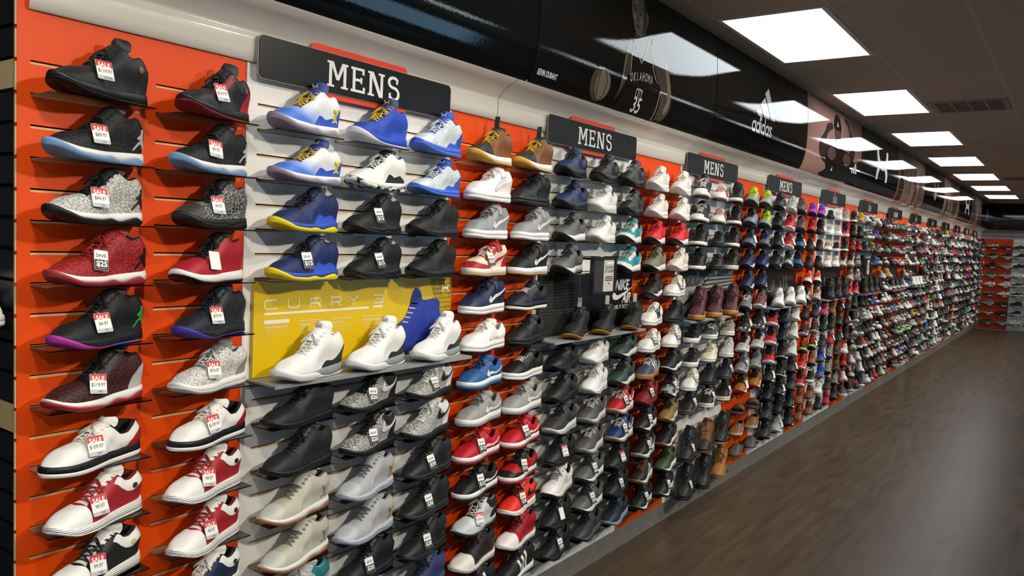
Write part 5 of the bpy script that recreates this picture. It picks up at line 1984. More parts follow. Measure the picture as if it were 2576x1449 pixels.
S('bluekid', 'blue kids running shoe', st='run', up='#24479a', mid='#c9c6bf', lc='#1c3470', out='#8a6a4a', split='toe')
S('greykid', 'grey kids running shoe, cream laces', st='run', up='#6b6a62', mid='#8a8880', out='#26241f', lc='#c2bda9', split='toe')
S('stripek', 'black low-top with white stripes', st='low', up='#17181a', mid='#17181a', lc='#111112', lg=('stripes', '#cfcec9'))
S('whkid', 'white low-top, white sole', st='can', up='#d9d9d6', mid='#dcdcd9', lc='#cfcfcb', ln='#a9a9a6', tg='#d2d2ce')
S('ghi', 'light grey high-top, white sole', st='canhi', up='#8f8f8c', mid='#dcdbd8', lc='#b9b8b4', tg='#8a8a87')
S('pinkhi', 'pink high-top, white sole', st='canhi', up='#b0305c', mid='#dcdbd8', lc='#20151a', tg='#17131a', col='#141318')
S('multi', 'yellow and blue high-top', st='mid', up='#b98f1d', mid='#2f4790', lc='#c9a21f', out='#d3cfc8', split='thin')
S('camobr', 'brown camouflage running shoe', st='run', up=('camo', '#3b2c1e', '#1d1813'), mid='#4a3a28', lc='#a9703a', out='#6b5438', split='toe')

# ------------------------------------------------------------------ the grid: what stands where (read off the photograph)
# columns: (section index, column in section) -> {row: (model, tag)}, rows from the top
sale, save = (lambda a, b_='': ('sale', a, b_)), (lambda a: ('save', a, ''))
BL_ = ('blank', '', '')
G = {}
G[0] = [{0: ('j10', sale('$119.97', '190.00')), 1: ('ufblk', sale('$89.97', '115')), 2: ('ufwht', sale('$94.97', '125')), 3: ('ufred', save('$25')), 4: ('melo', sale('84.97', '135')), 5: ('sfred', sale('$119.97', '140')), 6: ('j2low', sale('$109.97', '160')), 7: ('team', sale('99.97', '140')), 8: ('teamblk', sale('99.97', '140'))},
        {0: ('j2hi', sale('$119.97', '140')), 1: ('ufblk', sale('89.97', '115')), 2: ('ufgry', sale('84.97', '125')), 3: ('j1red', BL_), 4: ('sfnavy', sale('$79.97', '$150')), 5: ('reveal', sale('$74.97', '115')), 6: ('j2low', sale('$109.97', '160')), 7: ('team', sale('99.97', '140')), 8: ('team', sale('99.97', '140')), 9: ('teamnvy', None)}]
G[1] = [{0: ('cfade', None), 1: ('cfade', None), 2: ('cnavy', None), 3: ('cnavy', save('$15')), 6: ('kdblk', None), 7: ('kdblk', None), 8: ('kycream', None), 9: ('kycream', None), 10: ('kyteal', None)},
        {0: ('croyal', None), 1: ('cwb', None), 2: ('cblk', save('$15')), 3: ('cblk', save('$15')), 6: ('oreo', save('$20')), 7: ('oreo', save('$20')), 8: ('kygrey', None), 9: ('kygrey', None), 10: ('blkmid', save('$20'))},
        {0: ('cwblue', None), 1: ('cwblue', None), 2: ('c3blk', None), 3: ('c3blk', None), 6: ('oreow', save('$25')), 7: ('oreow', None), 8: ('blkmid', save('$30')), 9: ('blkmid', save('$30')), 10: ('blkky', save('$20')), 11: ('galaxy', None)}]
G[2] = [{0: ('lf1', None), 1: ('afwm', None), 2: ('afgm', None), 3: ('afrc', save('$30')), 4: ('afnm', None), 5: ('afwl', None), 6: ('afblue', None), 7: ('afgl', None), 8: ('afred', save('$15')), 9: ('afbws', save('$15')), 10: ('j8', sale('$109.97', '200')), 11: ('wtb', None), 12: ('adblk', None)},
        {0: ('lf1', None), 1: ('afbm', None), 2: ('afgm', None), 3: ('afbwm', None), 4: ('afnl', None), 5: ('afbl', None), 6: ('afbw', None), 7: ('afgl', None), 8: ('afred', save('$15')), 9: ('afbr', save('$10')), 10: ('merc', save('$20')), 11: ('wtr', None), 12: ('adblk', None)}]
G[3] = [{0: ('hunvy', None), 1: ('hunvy', None), 2: ('hugry', None), 3: ('hugry', None), 6: ('amblk', None), 7: ('amblk', None), 8: ('amdk', None), 9: ('amblk', sale('$64.97', '90')), 10: ('shox', None), 11: ('amblk', BL_), 12: ('amblk', save('$20'))},
        {0: ('hublk', None), 1: ('huwht', None), 2: ('huwht', None), 6: ('amwht', None), 7: ('amwht', None), 8: ('amgw', None), 9: ('amgw', None), 10: ('amgrs', save('$20')), 11: ('amgrs', save('$20')), 12: ('dkgrey', None)},
        {0: ('hudk', None), 1: ('hudk', None), 2: ('hutel', None), 3: ('hutel', None), 6: ('amgrn', None), 7: ('amgrn', None), 8: ('amred', save('$25')), 9: ('amblu', save('$20')), 10: ('amblk', sale('$74.97', '90')), 11: ('amblk', save('$15')), 12: ('vmdk', None)}]
G[4] = [{0: ('rowht', None), 1: ('rowht', None), 2: ('nmdred', None), 3: ('nmdol', None), 4: ('nmdbk', None), 5: ('supblk', None), 6: ('supwht', save('$10')), 7: ('samoa', None), 8: ('redkn', save('$15')), 9: ('blkrun', save('$10')), 10: ('nbblk', save('$25')), 11: ('nbor', None), 12: ('blkrun', save('$25'))},
        {0: ('rowht', None), 1: ('rowht', None), 2: ('nmdred', None), 3: ('nmdcr', None), 4: ('supred', save('$10')), 5: ('supbk', None), 6: ('supwht', save('$10')), 7: ('blkwh', None), 8: ('camo', save('$10')), 9: ('nbtan', None), 10: ('blkgum', None), 11: ('green', None), 12: ('blkrun', save('$20'))}]
G[5] = [{0: ('vhi', None), 1: ('vhi', None), 2: ('vbw', None), 3: ('vbw', None), 6: ('vbl2', None), 7: ('vbl2', None), 8: ('whlow', save('$10')), 9: ('dgum', save('$10')), 11: ('bootbk', save('$20')), 12: ('bootbk', save('$25'))},
        {0: ('vred', None), 1: ('vred', None), 2: ('vlow', None), 3: ('vlow', None), 6: ('plaid', None), 7: ('cream', None), 8: ('blklth', None), 9: ('bwlth', save('$10')), 11: ('bootbr', None), 12: ('bootbk', None)},
        {0: ('vbrn', None), 1: ('vbrn', None), 2: ('vbrn', None), 3: ('vgrn', None), 6: ('greyst', None), 7: ('lgrey', None), 8: ('nvylow', save('$10')), 9: ('bwcr', save('$15')), 11: ('bootbt', None), 12: ('bootwh', None)}]
G[6] = [{0: ('volt', None), 1: ('blusil', None), 2: ('nvygr', BL_), 3: ('nvyrun', None), 4: ('nvyrun', None), 5: ('bwstr', None), 6: ('bwtag', sale('$49.97', '80')), 7: ('whbk', None), 8: ('greyhi', save('$15')), 9: ('tiger', BL_), 10: ('slide', None), 11: ('moc', None), 12: ('clog', None)},
        {0: ('voltg', None), 1: ('volt', None), 2: ('nvygr', None), 3: ('nvyrun', None), 4: ('nvyrun', None), 5: ('maroon', None), 6: ('bwtag', sale('$49.97', '80')), 7: ('whbk', None), 8: ('greyhi', None), 9: ('tiger', None), 10: ('slide', None), 11: ('moc', None), 12: ('clog', None)}]
G[7] = [{0: ('blkrun', None), 1: ('blkrun', None), 2: ('blkrun', BL_), 3: ('blkrun', None), 6: ('bkred', None), 7: ('bkred', None), 8: ('bkred', None), 9: ('blkrun', BL_), 10: ('amblk', None), 11: ('dkgrey', None), 12: ('dkgrey', None)},
        {0: ('gwmesh', None), 1: ('redrun', None), 2: ('redrun', BL_), 3: ('bkpat', None), 6: ('bkswoosh', None), 7: ('bkswoosh', None), 8: ('blkwh', None), 9: ('blkwh', None), 10: ('blkrun', BL_), 11: ('amblk', None), 12: ('gwmesh', BL_)},
        {0: ('marg', None), 1: ('marg', None), 2: ('bkblue', BL_), 3: ('bkblue', None), 6: ('whrun', None), 7: ('whrun', None), 8: ('whrun', None), 9: ('dkgrey', BL_), 10: ('dkgrey', None), 11: ('blkrun', None), 12: ('blkrun', None)}]
G[8] = [{0: ('purple', None), 1: ('redblk', None), 2: ('bkbrn', BL_), 3: ('bkbrn', None), 4: ('coral', None), 5: ('bkpat', None), 6: ('bkbrn', None), 7: ('bkpink', None), 8: ('bkyel', None), 9: ('redrun', None), 10: ('bkred', None), 11: ('tanlow', None), 12: ('tanlow', None)},
        {0: ('purple', None), 1: ('bootbk', BL_), 2: ('bkbrn', None), 3: ('bkbrn', None), 4: ('coral', None), 5: ('pinkgr', None), 6: ('bkbrn', None), 7: ('bkpink', None), 8: ('bkyel', BL_), 9: ('copper', None), 10: ('vbl2', None), 11: ('tanlow', None), 12: ('tanlow', None)}]
G[9] = [{0: ('vlow', None), 1: ('whkid', None), 2: ('vred', None), 3: ('whlow', None), 6: ('pinkbt', None), 7: ('bootbk', None), 8: ('nvylow', None), 9: ('bluekid', BL_), 10: ('bluekid', None), 11: ('whkid', None), 12: ('stripek', None)},
        {0: ('whkid', None), 1: ('whkid', None), 2: ('vbl2', None), 3: ('whlow', None), 6: ('wheatk', None), 7: ('bootbk', None), 8: ('redlth', BL_), 9: ('greykid', None), 10: ('greykid', None), 11: ('nvylow', None), 12: ('redlth', None)},
        {0: ('ghi', None), 1: ('pinkhi', None), 2: ('vbw', None), 3: ('whbk', None), 6: ('blklth', BL_), 7: ('dkgrey', None), 8: ('nvylow', BL_), 9: ('camobr', None), 10: ('camobr', None), 11: ('greykid', None), 12: ('dkgrey', None)}]
G[10] = [{0: ('vbw', None), 1: ('cblk', None), 2: ('redkn', None), 3: ('whbk', None), 4: ('pinkgr', None), 5: ('redrun', None), 6: ('bkbrn', None), 7: ('bkbrn', BL_), 8: ('bootbk', None), 9: ('whkid', None), 10: ('redblk', None)},
         {0: ('multi', None), 1: ('kdblk', None), 2: ('redblk', None), 3: ('gwmesh', None), 4: ('whrun', None), 5: ('redrun', None), 6: ('dkgrey', None)}]

ROWN = ['top', 'second', 'third', 'fourth', 'fifth', 'sixth', 'seventh', 'eighth', 'ninth', 'tenth', 'eleventh', 'twelfth', 'bottom']
SECN = {0: 'far left orange panel', 1: 'panel under largest MENS sign', 2: 'orange panel after first MENS sign', 3: 'panel under second MENS sign', 4: 'orange panel after second MENS sign',
        5: 'panel under third MENS sign', 6: 'orange panel after third MENS sign', 7: 'panel under fourth MENS sign', 8: 'orange panel after fourth MENS sign', 9: 'panel under first 11-3 sign', 10: 'orange panel after first 11-3 sign'}
SECC = {2: ['left', 'right'], 3: ['left', 'middle', 'right']}


def sect_y(si):
    return SECT[si][0], SECT[si][1], SECT[si][2]


def shelf_starts(si):
    a, b_, c = sect_y(si)
    return [a + .030, a + .343] if c == 'o' else [a + .040, a + .345, a + .650]


DEPTH, SLEN, STH = .105, .255, .0035


def shelf_mesh():
    if 'shelf' in MESH:
        return MESH['shelf']
    mb = MB()
    mb.box((-.0155, 0, -STH), (DEPTH, SLEN, 0))
    mb.box((-.0155 + .003, 0, -.0035 - .0), (-.0030, SLEN, .0002))
    me = MB()
    me.box((-.010, 0, -STH), (DEPTH, SLEN, 0))
    MESH['shelf'] = me.mesh('shelf')
    MESH['shelf'].materials.append(acrylic())
    return MESH['shelf']


def word_count_ok(s):
    return 4 <= len(s.replace(',', ' ').split()) <= 16


n_ind = 0
RJ = random.Random(11)
TAKEN = set()
for si in sorted(G):
    for ci, colm in enumerate(G[si]):
        ys = shelf_starts(si)[ci]
        for row, (key, tg_) in colm.items():
            slot = 2 + 2 * row
            if si == 5 and row == 12:
                slot = 27.2
            z = SHELF_TOP(slot) - .003 - .0015
            sp = SP[key]
            near = si <= 1
            alpha = math.radians({0: 24, 1: 15, 2: 12, 3: 15, 4: 16, 5: 17, 6: 17, 7: 17}.get(si, 16) + RJ.uniform(-2.5, 2.5))
            scale = {0: .955, 1: 1.0, 2: 1.02}.get(si, 1.03) if si < 8 else .88
            if sp['st'] in ('boot',) and si < 8:
                scale = 1.0
            if sp['st'] == 'boot' and si >= 8:
                scale = .86
            x = .083 + RJ.uniform(-.004, .004)
            L_ = 1.0
            yy = ys + SLEN / 2 - .006 + RJ.uniform(-.006, .006)
            nm = {'boot': 'boot', 'sandal': 'sandal'}.get(sp['cat'], 'sneaker')
            if sp['st'] == 'moc':
                nm = 'moccasin'
            if sp['st'] == 'clog':
                nm = 'clog'
            zmax = None
            if (row - 1) in colm:
                zmax = .1475 + (.09 if slot > 27 else 0)
            elif row == 6 and len(G[si]) == 3:
                zmax = .1365
            o = make_shoe(sp, (x, yy, z), alpha, scale, nm, zmax)
            lab = '%s, %s row, %s column, %s' % (sp['desc'].replace(',', ''), ROWN[row], SECC[len(G[si])][ci], SECN[si])
            while not word_count_ok(lab):
                d = sp['desc'].replace(',', '').split()
                over = len(lab.replace(',', ' ').split()) - 16
                lab = '%s, %s row, %s column, %s' % (' '.join(d[:len(d) - over]).replace(' with', '').replace(' and', ' and').rstrip(), ROWN[row], SECC[len(G[si])][ci], SECN[si])
                break
            for bad in (' and,', ' with,', ' or,'):
                lab = lab.replace(bad, ',')
            tag(o, lab, sp['cat'], 'shoes displayed on the clear wall shelves')
            if tg_:
                price_tag(o, sp['st'] if sp['st'] != 'slide' else 'low', tg_[0], tg_[1], tg_[2], RJ)
            sh = place('acrylic_shelf', shelf_mesh(), None, (0, ys, z))
            tag(sh, 'clear acrylic shelf, %s row, %s column, %s' % (ROWN[row], SECC[len(G[si])][ci], SECN[si]), 'shelf', 'clear acrylic shoe shelves')
            TAKEN.add((si, ci, row))
            n_ind += 1

# ------------------------------------------------------------------ displays with their shelf (rows 4-5 of the white panels)
m_metal = mat('#8b8d8b', 0.45)


def display(si, mats_, label, slots=(8.15, 12.1), y_in=(.03, .96)):
    a, b_, c = sect_y(si)
    y0, y1 = a + y_in[0], a + y_in[1]
    z1, z0 = SHELF_TOP(slots[0]), SHELF_TOP(slots[1])
    t = empty('display_board', (0.004, (y0 + y1) / 2, z0))
    t['label'] = label
    t['category'] = 'display sign'
    mb = MB()
    mb.box((0, y0 - (y0 + y1) / 2, 0), (0.012, y1 - (y0 + y1) / 2, z1 - z0))
    mb.obj('board', mats_, t)
    return t, y0, y1, z0, z1


def display_shelf(si, label, ya, yb_, slot=12.12):
    z = SHELF_TOP(slot)
    mb = MB()
    mb.box((-.0, ya, z - .006), (.150, yb_, z))
    mb.box((.146, ya, z - .011), (.150, yb_, z - .006))
    mb.box((0.0005, ya, z - .03), (.004, yb_, z - .006))
    o = mb.obj('display_shelf', m_metal)
    tag(o, label, 'shelf', 'grey metal display shelves')
    return z


def on_board(t, ye, zc, x, poly, m, name):
    mb = MB()
    for p in poly:
        mb.prism(p, .0008, wall_matrix(ye - t.location.y, zc - t.location.z, x, 1))
    return mb.obj(name, m, t)


def board_text(t, s_, y, z, size, m, **kw):
    o = part('lettering', text_mesh(s_, **kw), m, t)
    o.matrix_basis = wall_matrix(y - t.location.y, z - t.location.z, .0135, size)
    return o


m_yel = mat('#dcb80e', 0.35)
t, y0, y1, z0, z1 = display(1, m_yel, 'bright yellow shoe display board under the navy and black high-tops')
yw = y1 - y0
m_bw = mat('#e9e6d2', .4)
# wide outlined letters built from strokes


def strokes(t, segs, wd, m):
    mb = MB()
    for pts in segs:
        for k in range(len(pts) - 1):
            a, b_ = Vector(pts[k]), Vector(pts[k + 1])
            d = (b_ - a).normalized()
            n = Vector((-d.y, d.x)) * wd / 2
            e = d * wd / 2
            q = [a - n - e, b_ - n + e, b_ + n + e, a + n - e]
            mb.prism([(p.x, p.y) for p in q], .0008 + .00002 * k, wall_matrix(-t.location.y, -t.location.z, .0125, 1))
    return mb.obj('lettering', m, t)


lz0, lz1 = 1.5195, 1.547
GL = {'C': [[(1, .9), (.9, 1), (.15, 1), (0, .8), (0, .2), (.15, 0), (.9, 0), (1, .1)]], 'U': [[(0, 1), (0, .2), (.15, 0), (.85, 0), (1, .2), (1, 1)]],
      'R': [[(0, 0), (0, 1), (.88, 1), (1, .85), (1, .55), (.88, .42), (0, .42)], [(.6, .42), (1, 0)]], 'Y': [[(0, 1), (.5, .45), (1, 1)], [(.5, .45), (.5, 0)]],
      '3': [[(0, 1), (.88, 1), (1, .85), (1, .6), (.9, .5), (.2, .5)], [(.9, .5), (1, .4), (1, .15), (.88, 0), (0, 0)]]}
segs = []
for ch, yy in zip('CURRY3', (1.511, 1.600, 1.690, 1.777, 1.856, 1.977)):
    for sgm in GL[ch]:
        segs.append([(yy + px * .043, lz0 + py * (lz1 - lz0)) for px, py in sgm])
strokes(t, segs, .0042, m_bw)
strokes(t, [[(1.514, 1.504), (1.949, 1.504)], [(1.975, 1.506), (2.015, 1.506)]], .0075, m_bw)
strokes(t, [[(1.516, 1.478), (1.600, 1.478)]], .012, m_bw)
strokes(t, [[(1.647, 1.474), (1.737, 1.474)], [(1.785, 1.473), (1.876, 1.473)], [(1.921, 1.473), (2.010, 1.473)]], .0013, m_bw)
for s_, yy in (('THREADBORNE UPPER', 1.555), ('META-WING', 1.671), ('ANAFOAM', 1.806), ('CHARGED CUSHIONING', 1.966)):
    board_text(t, s_, yy, 1.460, .0085, m_bw, bold=.02)
m_bt = mat('#e6cf62', .5)
for yy in (1.555, 1.690, 1.828, 1.966):
    strokes(t, [[(yy - .043, 1.449 - .0062 * k), (yy + .043 - .010 * (k % 3), 1.449 - .0062 * k)] for k in range(4)], .0014, m_bt)
# printed blue high-top and dotted gold corner
m_pb = mat('#2e3f9c', .4)
m_pb2 = mat('#25337e', .4)
on_board(t, 0, 0, .0122, [[(2.27, z1 - .002), (y1 - .002, z1 - .002), (y1 - .002, z0 + .05), (2.33, z0 + .03), (2.34, 1.48), (2.29, 1.55)]], mat('#b99a1a', .45), 'printed_corner')
dots = []
for k in range(14):
    for j in range(9):
        yy, zz_ = 2.290 + .012 * j + (k % 2) * .006, z1 - .012 - .018 * k
        if yy < y1 - .006 and zz_ > 1.36:
            dots.append([(yy, zz_), (yy + .004, zz_ - .002), (yy + .0045, zz_ + .004), (yy + .001, zz_ + .005)])
on_board(t, 0, 0, .0131, dots, mat('#4a3d12', .5), 'printed_dots')
shoe = smooth_poly([(2.070, 1.328), (2.084, 1.418), (2.135, 1.456), (2.160, 1.50), (2.172, 1.54), (2.190, 1.566), (2.212, 1.560), (2.226, 1.530), (2.245, 1.520), (2.321, 1.520), (2.334, 1.47), (2.345, 1.40), (2.35, 1.325), (2.22, 1.315)], 4)
on_board(t, 0, 0, .0136, [shoe], m_pb, 'printed_shoe')
on_board(t, 0, 0, .0146, [smooth_poly([(2.165, 1.50), (2.172, 1.54), (2.190, 1.566), (2.212, 1.560), (2.226, 1.528), (2.20, 1.50)], 4), [(2.075, 1.345), (2.35, 1.36), (2.35, 1.318), (2.07, 1.318)]], m_pb2, 'printed_tongue')
on_board(t, 0, 0, .0146, [strip_line([(2.16 + .012 * k + .02, 1.44 + .022 * k), (2.20 + .012 * k, 1.43 + .022 * k)], .003)[:] for k in range(0)] or [[(2.125 + .011 * k, 1.440 + .017 * k), (2.155 + .012 * k, 1.436 + .017 * k), (2.155 + .012 * k, 1.440 + .017 * k), (2.125 + .011 * k, 1.445 + .017 * k)] for k in range(5)], mat('#c9c6b4', .5), 'printed_laces')
on_board(t, 0, 0, .0150, [[(2.335 + px * .050, 1.549 + py * .028) for px, py in UAL]], m_bw, 'logo')

zs_ = display_shelf(1, 'grey metal shelf holding three white high-tops', 1.457, 2.385)
for k, yy in enumerate((1.620, 1.915, 2.228)):
    o = make_shoe(SP['c3wht'], (.106, yy, zs_), math.radians(17), 1.05, 'sneaker')
    tag(o, 'white high-top with grey heel, %s of three before the yellow board' % ('left', 'middle', 'right')[k], 'shoe', 'shoes on the metal display shelves')

# black board with perforated mesh print
t, y0, y1, z0, z1 = display(3, mat('#121212', .35), 'black display board with perforated print behind black gum-soled boots')
holes = []
for k in range(19):
    for j in range(22):
        yy, zz_ = y0 + .012 + .0162 * j, z1 - .012 - .0155 * k
        holes.append(rrect(.0085, .0105, .003, 1))
        holes[-1] = [(yy + px, zz_ + py) for px, py in holes[-1]]
m_hole = mat('#050505', .9)
on_board(t, 0, 0, .0119, [[(y0 + .002, z0 + .002), (y0 + .37, z0 + .002), (y0 + .37, z1 - .002), (y0 + .002, z1 - .002)]], mat('#33312e', .45), 'printed_mesh')
on_board(t, 0, 0, .0124, holes, m_hole, 'printed_holes')
board_text(t, 'NIKE', 3.845, 1.535, .078, m_white, bold=.035, shear=.35, narrow=.9)
board_text(t, 'AIR', 3.905, 1.462, .078, m_white, bold=.035, shear=.35, narrow=.8)
board_text(t, 'AIR FORCE 1', 3.86, 1.415, .034, m_white, narrow=.95)
on_board(t, 0, 0, .0150, [[(3.98 - .24 * (1 - x_), 1.455 + .085 * y_) for x_, y_ in SWOOSH]], m_white, 'logo')
zs_ = display_shelf(3, 'grey metal shelf holding three black gum-soled high-tops', 2.985, 3.905)
S('lf1b', 'black high-top, gum sole', st='hi', up=('mesh', '#1d1d1c', '#121211'), mid='#191918', out='#b5812a', big=('mesh', '#1f1f1e', '#151514'), lc='#121212', tg='#151515', pull='#d0cfc9', split='flat')
for k, yy in enumerate((3.245, 3.52, 3.83)):
    o = make_shoe(SP['lf1b'], (.106, yy, zs_), math.radians(21), .98, 'sneaker')
    tag(o, 'black gum-soled high-top, %s of three before the perforated black board' % ('left', 'middle', 'right')[k], 'shoe', 'shoes on the metal display shelves')

# black and white photo board
t, y0, y1, z0, z1 = display(5, mat('#8b8d8a', .4), 'black and white photo board of railings behind burgundy boots')
w_ = y1 - y0
on_board(t, 0, 0, .0122, [[(y0, z1 - .11), (y0 + .30, z1 - .10), (y0 + .55, z1), (y0, z1)]], mat('#3c4347', .4), 'printed_buildings')
on_board(t, 0, 0, .0126, [[(y0 + .05, z0), (y0 + .12, z0), (y0 + .62, z1 - .12), (y0 + .62, z1 - .09), (y0 + .55, z1 - .12)], [(y0 + .0, z0 + .02), (y0 + .5, z1 - .05), (y0 + .52, z1 - .035), (y0, z0 + .05)]], mat('#1b1c1c', .4), 'printed_rail')
bars_ = [[(y0 + .40, z1 - .035 - .03 * k), (y1 - .01, z1 - .035 - .022 * k), (y1 - .01, z1 - .042 - .022 * k), (y0 + .40, z1 - .044 - .03 * k)] for k in range(4)]
bars_ += [[(y0 + .52 + .028 * k, z0 + .06), (y0 + .53 + .028 * k, z0 + .06), (y0 + .53 + .028 * k, z1 - .13), (y0 + .52 + .028 * k, z1 - .13)] for k in range(14)]
on_board(t, 0, 0, .0134, bars_, mat('#232524', .4), 'printed_bars')
on_board(t, 0, 0, .0142, [rrect(.06, .03, .005, 1)[0:0] or [(y0 + .05 + .07 * k, z1 - .09 + .02 * (k % 2)), (y0 + .09 + .07 * k, z1 - .085 + .02 * (k % 2)), (y0 + .09 + .07 * k, z1 - .05), (y0 + .05 + .07 * k, z1 - .055)] for k in range(5)], mat('#5f6768', .4), 'printed_windows')
zs_ = display_shelf(5, 'grey metal shelf holding three burgundy boots', 4.52, 5.45)
for k, yy in enumerate((4.73, 5.02, 5.32)):
    o = make_shoe(SP['bootbu'], (.106, yy, zs_), math.radians(20), 1.03, 'boot')
    tag(o, 'burgundy nubuck boot, %s of three before the black and white photo' % ('left', 'middle', 'right')[k], 'boot', 'shoes on the metal display shelves')


def dark_board(si, label, seed):
    t, y0, y1, z0, z1 = display(si, mat('#1a1917', .3), label)
    segs = []
    RR = random.Random(seed)
    for k in range(3):
        yy = y0 + .25 + .18 * k
        segs.append([(yy + .10 * math.cos(u) - .02, z1 - .10 + .09 * math.sin(u)) for u in np.linspace(math.pi, 1.9 * math.pi, 8)])
    for k in range(8):
        yy = y0 + RR.uniform(.1, .85)
        zz_ = z0 + RR.uniform(.02, .12)
        segs.append([(yy, zz_), (yy + RR.uniform(-.02, .02), zz_ + RR.uniform(.06, .14))])
    mb = MB()
    for pts in segs:
        for a, b_ in zip(pts[:-1], pts[1:]):
            a, b_ = Vector(a), Vector(b_)
            d = (b_ - a).normalized()
            n = Vector((-d.y, d.x)) * .004
            mb.prism([(p.x, p.y) for p in (a - n, b_ - n, b_ + n, a + n)], .0008, wall_matrix(-t.location.y, -t.location.z, .0125, 1))
    mb.obj('printed_lines', mat('#8b8a84', .4), t)
    return t


dark_board(7, 'dark display board with curved lines behind white running shoes', 3)
zs_ = display_shelf(7, 'grey metal shelf holding three white running shoes', 6.10, 7.00)
for k, yy in enumerate((6.36, 6.67, 6.97)):
    o = make_shoe(SP['huwht'], (.106, yy, zs_), math.radians(20), 1.07, 'sneaker')
    tag(o, 'white running shoe, %s of three before the dark board' % ('left', 'middle', 'right')[k], 'shoe', 'shoes on the metal display shelves')
dark_board(9, 'plain dark display board behind three black boots', 4)
zs_ = display_shelf(9, 'grey metal shelf holding three black boots', 7.68, 8.58)
for k, yy in enumerate((7.96, 8.24, 8.52)):
    o = make_shoe(SP['bootbk'], (.106, yy, zs_), math.radians(20), .98, 'boot')
    tag(o, 'black boot, %s of three before the plain dark board' % ('left', 'middle', 'right')[k], 'boot', 'shoes on the metal display shelves')
n_ind += 15

# framed help signs hanging off the wall
for fi, (yc, xx, zt_) in enumerate(((3.335, .175, 1.695), (9.00, .195, 1.70))):
    t = empty('framed_sign', (xx, yc, zt_ - .175), 0)
    tag(t, ('black framed help notice between grey and teal running shoes', 'small distant black framed notice right of the dark boot display')[fi], 'sign', 'black framed notices')
    W_, H_ = .225, .178
    mb = MB()
    mb.box((0, -W_ / 2, 0), (.012, W_ / 2, H_))
    mb.obj('frame_back', mat('#141413', .4), t)
    mb = MB()
    for (a0, a1, b0, b1) in ((-W_ / 2, W_ / 2, 0, .010), (-W_ / 2, W_ / 2, H_ - .010, H_), (-W_ / 2, -W_ / 2 + .010, .010, H_ - .010), (W_ / 2 - .010, W_ / 2, .010, H_ - .010)):
        mb.box((.012, a0, b0), (.022, a1, b1))
    mb.obj('frame', mat('#1b1a18', .35), t)
    mb = MB()
    mb.box((.012, -W_ / 2 + .01, .010), (.013, .0, H_ - .010))
    mb.obj('poster', mat('#2b2a28', .5), t)
    mb = MB()
    mb.box((.012, 0, .010), (.0132, W_ / 2 - .012, H_ - .010))
    mb.obj('notice', mat('#bdb9ae', .5), t)
    for s_, zz_, sz, bd in (("Can't find it?", .128, .021, .02), ('LET US HELP!', .108, .019, .02), ('FREE', .048, .011, 0.02)):
        o = part('lettering', text_mesh(s_, bold=bd, narrow=.82), m_inkb, t)
        o.matrix_basis = wall_matrix(W_ / 4 - .002, zz_, .0136, sz)
    mb = MB()
    mb.box((.012, .03, .146), (.0140, .095, .154))
    mb.obj('white_bar', mat('#f2f2f0', .4), t)
    mb = MB()
    for zz_, hw in ((.080, .034), (.071, .038), (.062, .036)):
        mb.box((.0130, .054 - hw, zz_), (.0137, .054 + hw, zz_ + .0045))
    mb.obj('small_print', m_inkb, t)
    mb = MB()
    mb.tube([(-.172, .0, H_ * .93), (-.08, .0, H_ * .93), (.0, .0, H_ * .93)], .006, 8)
    mb.obj('bracket', mat('#1a1a1a', .4), t)

# white sneaker toe at the picture's left edge, on a shelf of the dark return wall
o = make_shoe(SP['afwl'], (-.134, S0 - .052, 1.508), math.radians(90), 1.0, 'sneaker')
tag(o, 'white sneaker toe on the dark side wall at the left edge', 'shoe')
sh = place('acrylic_shelf', shelf_mesh(), None, (0, 0, 0))
sh.rotation_euler = (0, 0, -math.pi / 2)
sh.location = (-.27, S0 + .0035, 1.508)
tag(sh, 'clear acrylic shelf on the dark side wall under white sneaker', 'shelf')

# ------------------------------------------------------------------ the far remainder: hundreds of small shoes, one object
pal = ['#131416', '#17181a', '#1b1c1e', '#cfcdc9', '#bdbbb6', '#a39f98', '#6b6e70', '#45494c', '#8c1a22', '#a8242c', '#17203f', '#24468f', '#8f2549', '#4d2a1f', '#6f5028', '#2f8a7a', '#9c9627', '#3f2038', '#d6d6d2', '#a04a2f']
pmats = [mat(c, .55) for c in pal]


def lowpoly(style):
    st = ST[style]
    Sg = sgrid(15)
    T = np.array([-1, -.8, -.6, -RIM, -.2, 0, .2, RIM, .6, .8, 1])
    SS, TT = np.meshgrid(Sg, T, indexing='ij')
    P = surf(st, SS, TT)
    x = Sg * st['L'] - st['L'] / 2
    w = pch(st['ws'], Sg) * caps(Sg)
    c = centre(Sg)
    zt, zb = pch(st['zt'], Sg), pch(st['zb'], Sg)
    rings = [(w * 0, zb), (w * .95, zb), (w, zt), (w * .9, zt)]
    A = [np.stack([x, c + a, z_], -1) for a, z_ in rings] + [np.stack([x, c - a, z_], -1) for a, z_ in rings[::-1]]
    return P, np.stack(A, 1), Sg, T


LP = {k: lowpoly(k) for k in ('hi', 'mid', 'low', 'run', 'can', 'boot')}
# broad colour tendencies by distance/row
far = MB()
far_sh = MB()
RF = random.Random(23)
nfar = 0


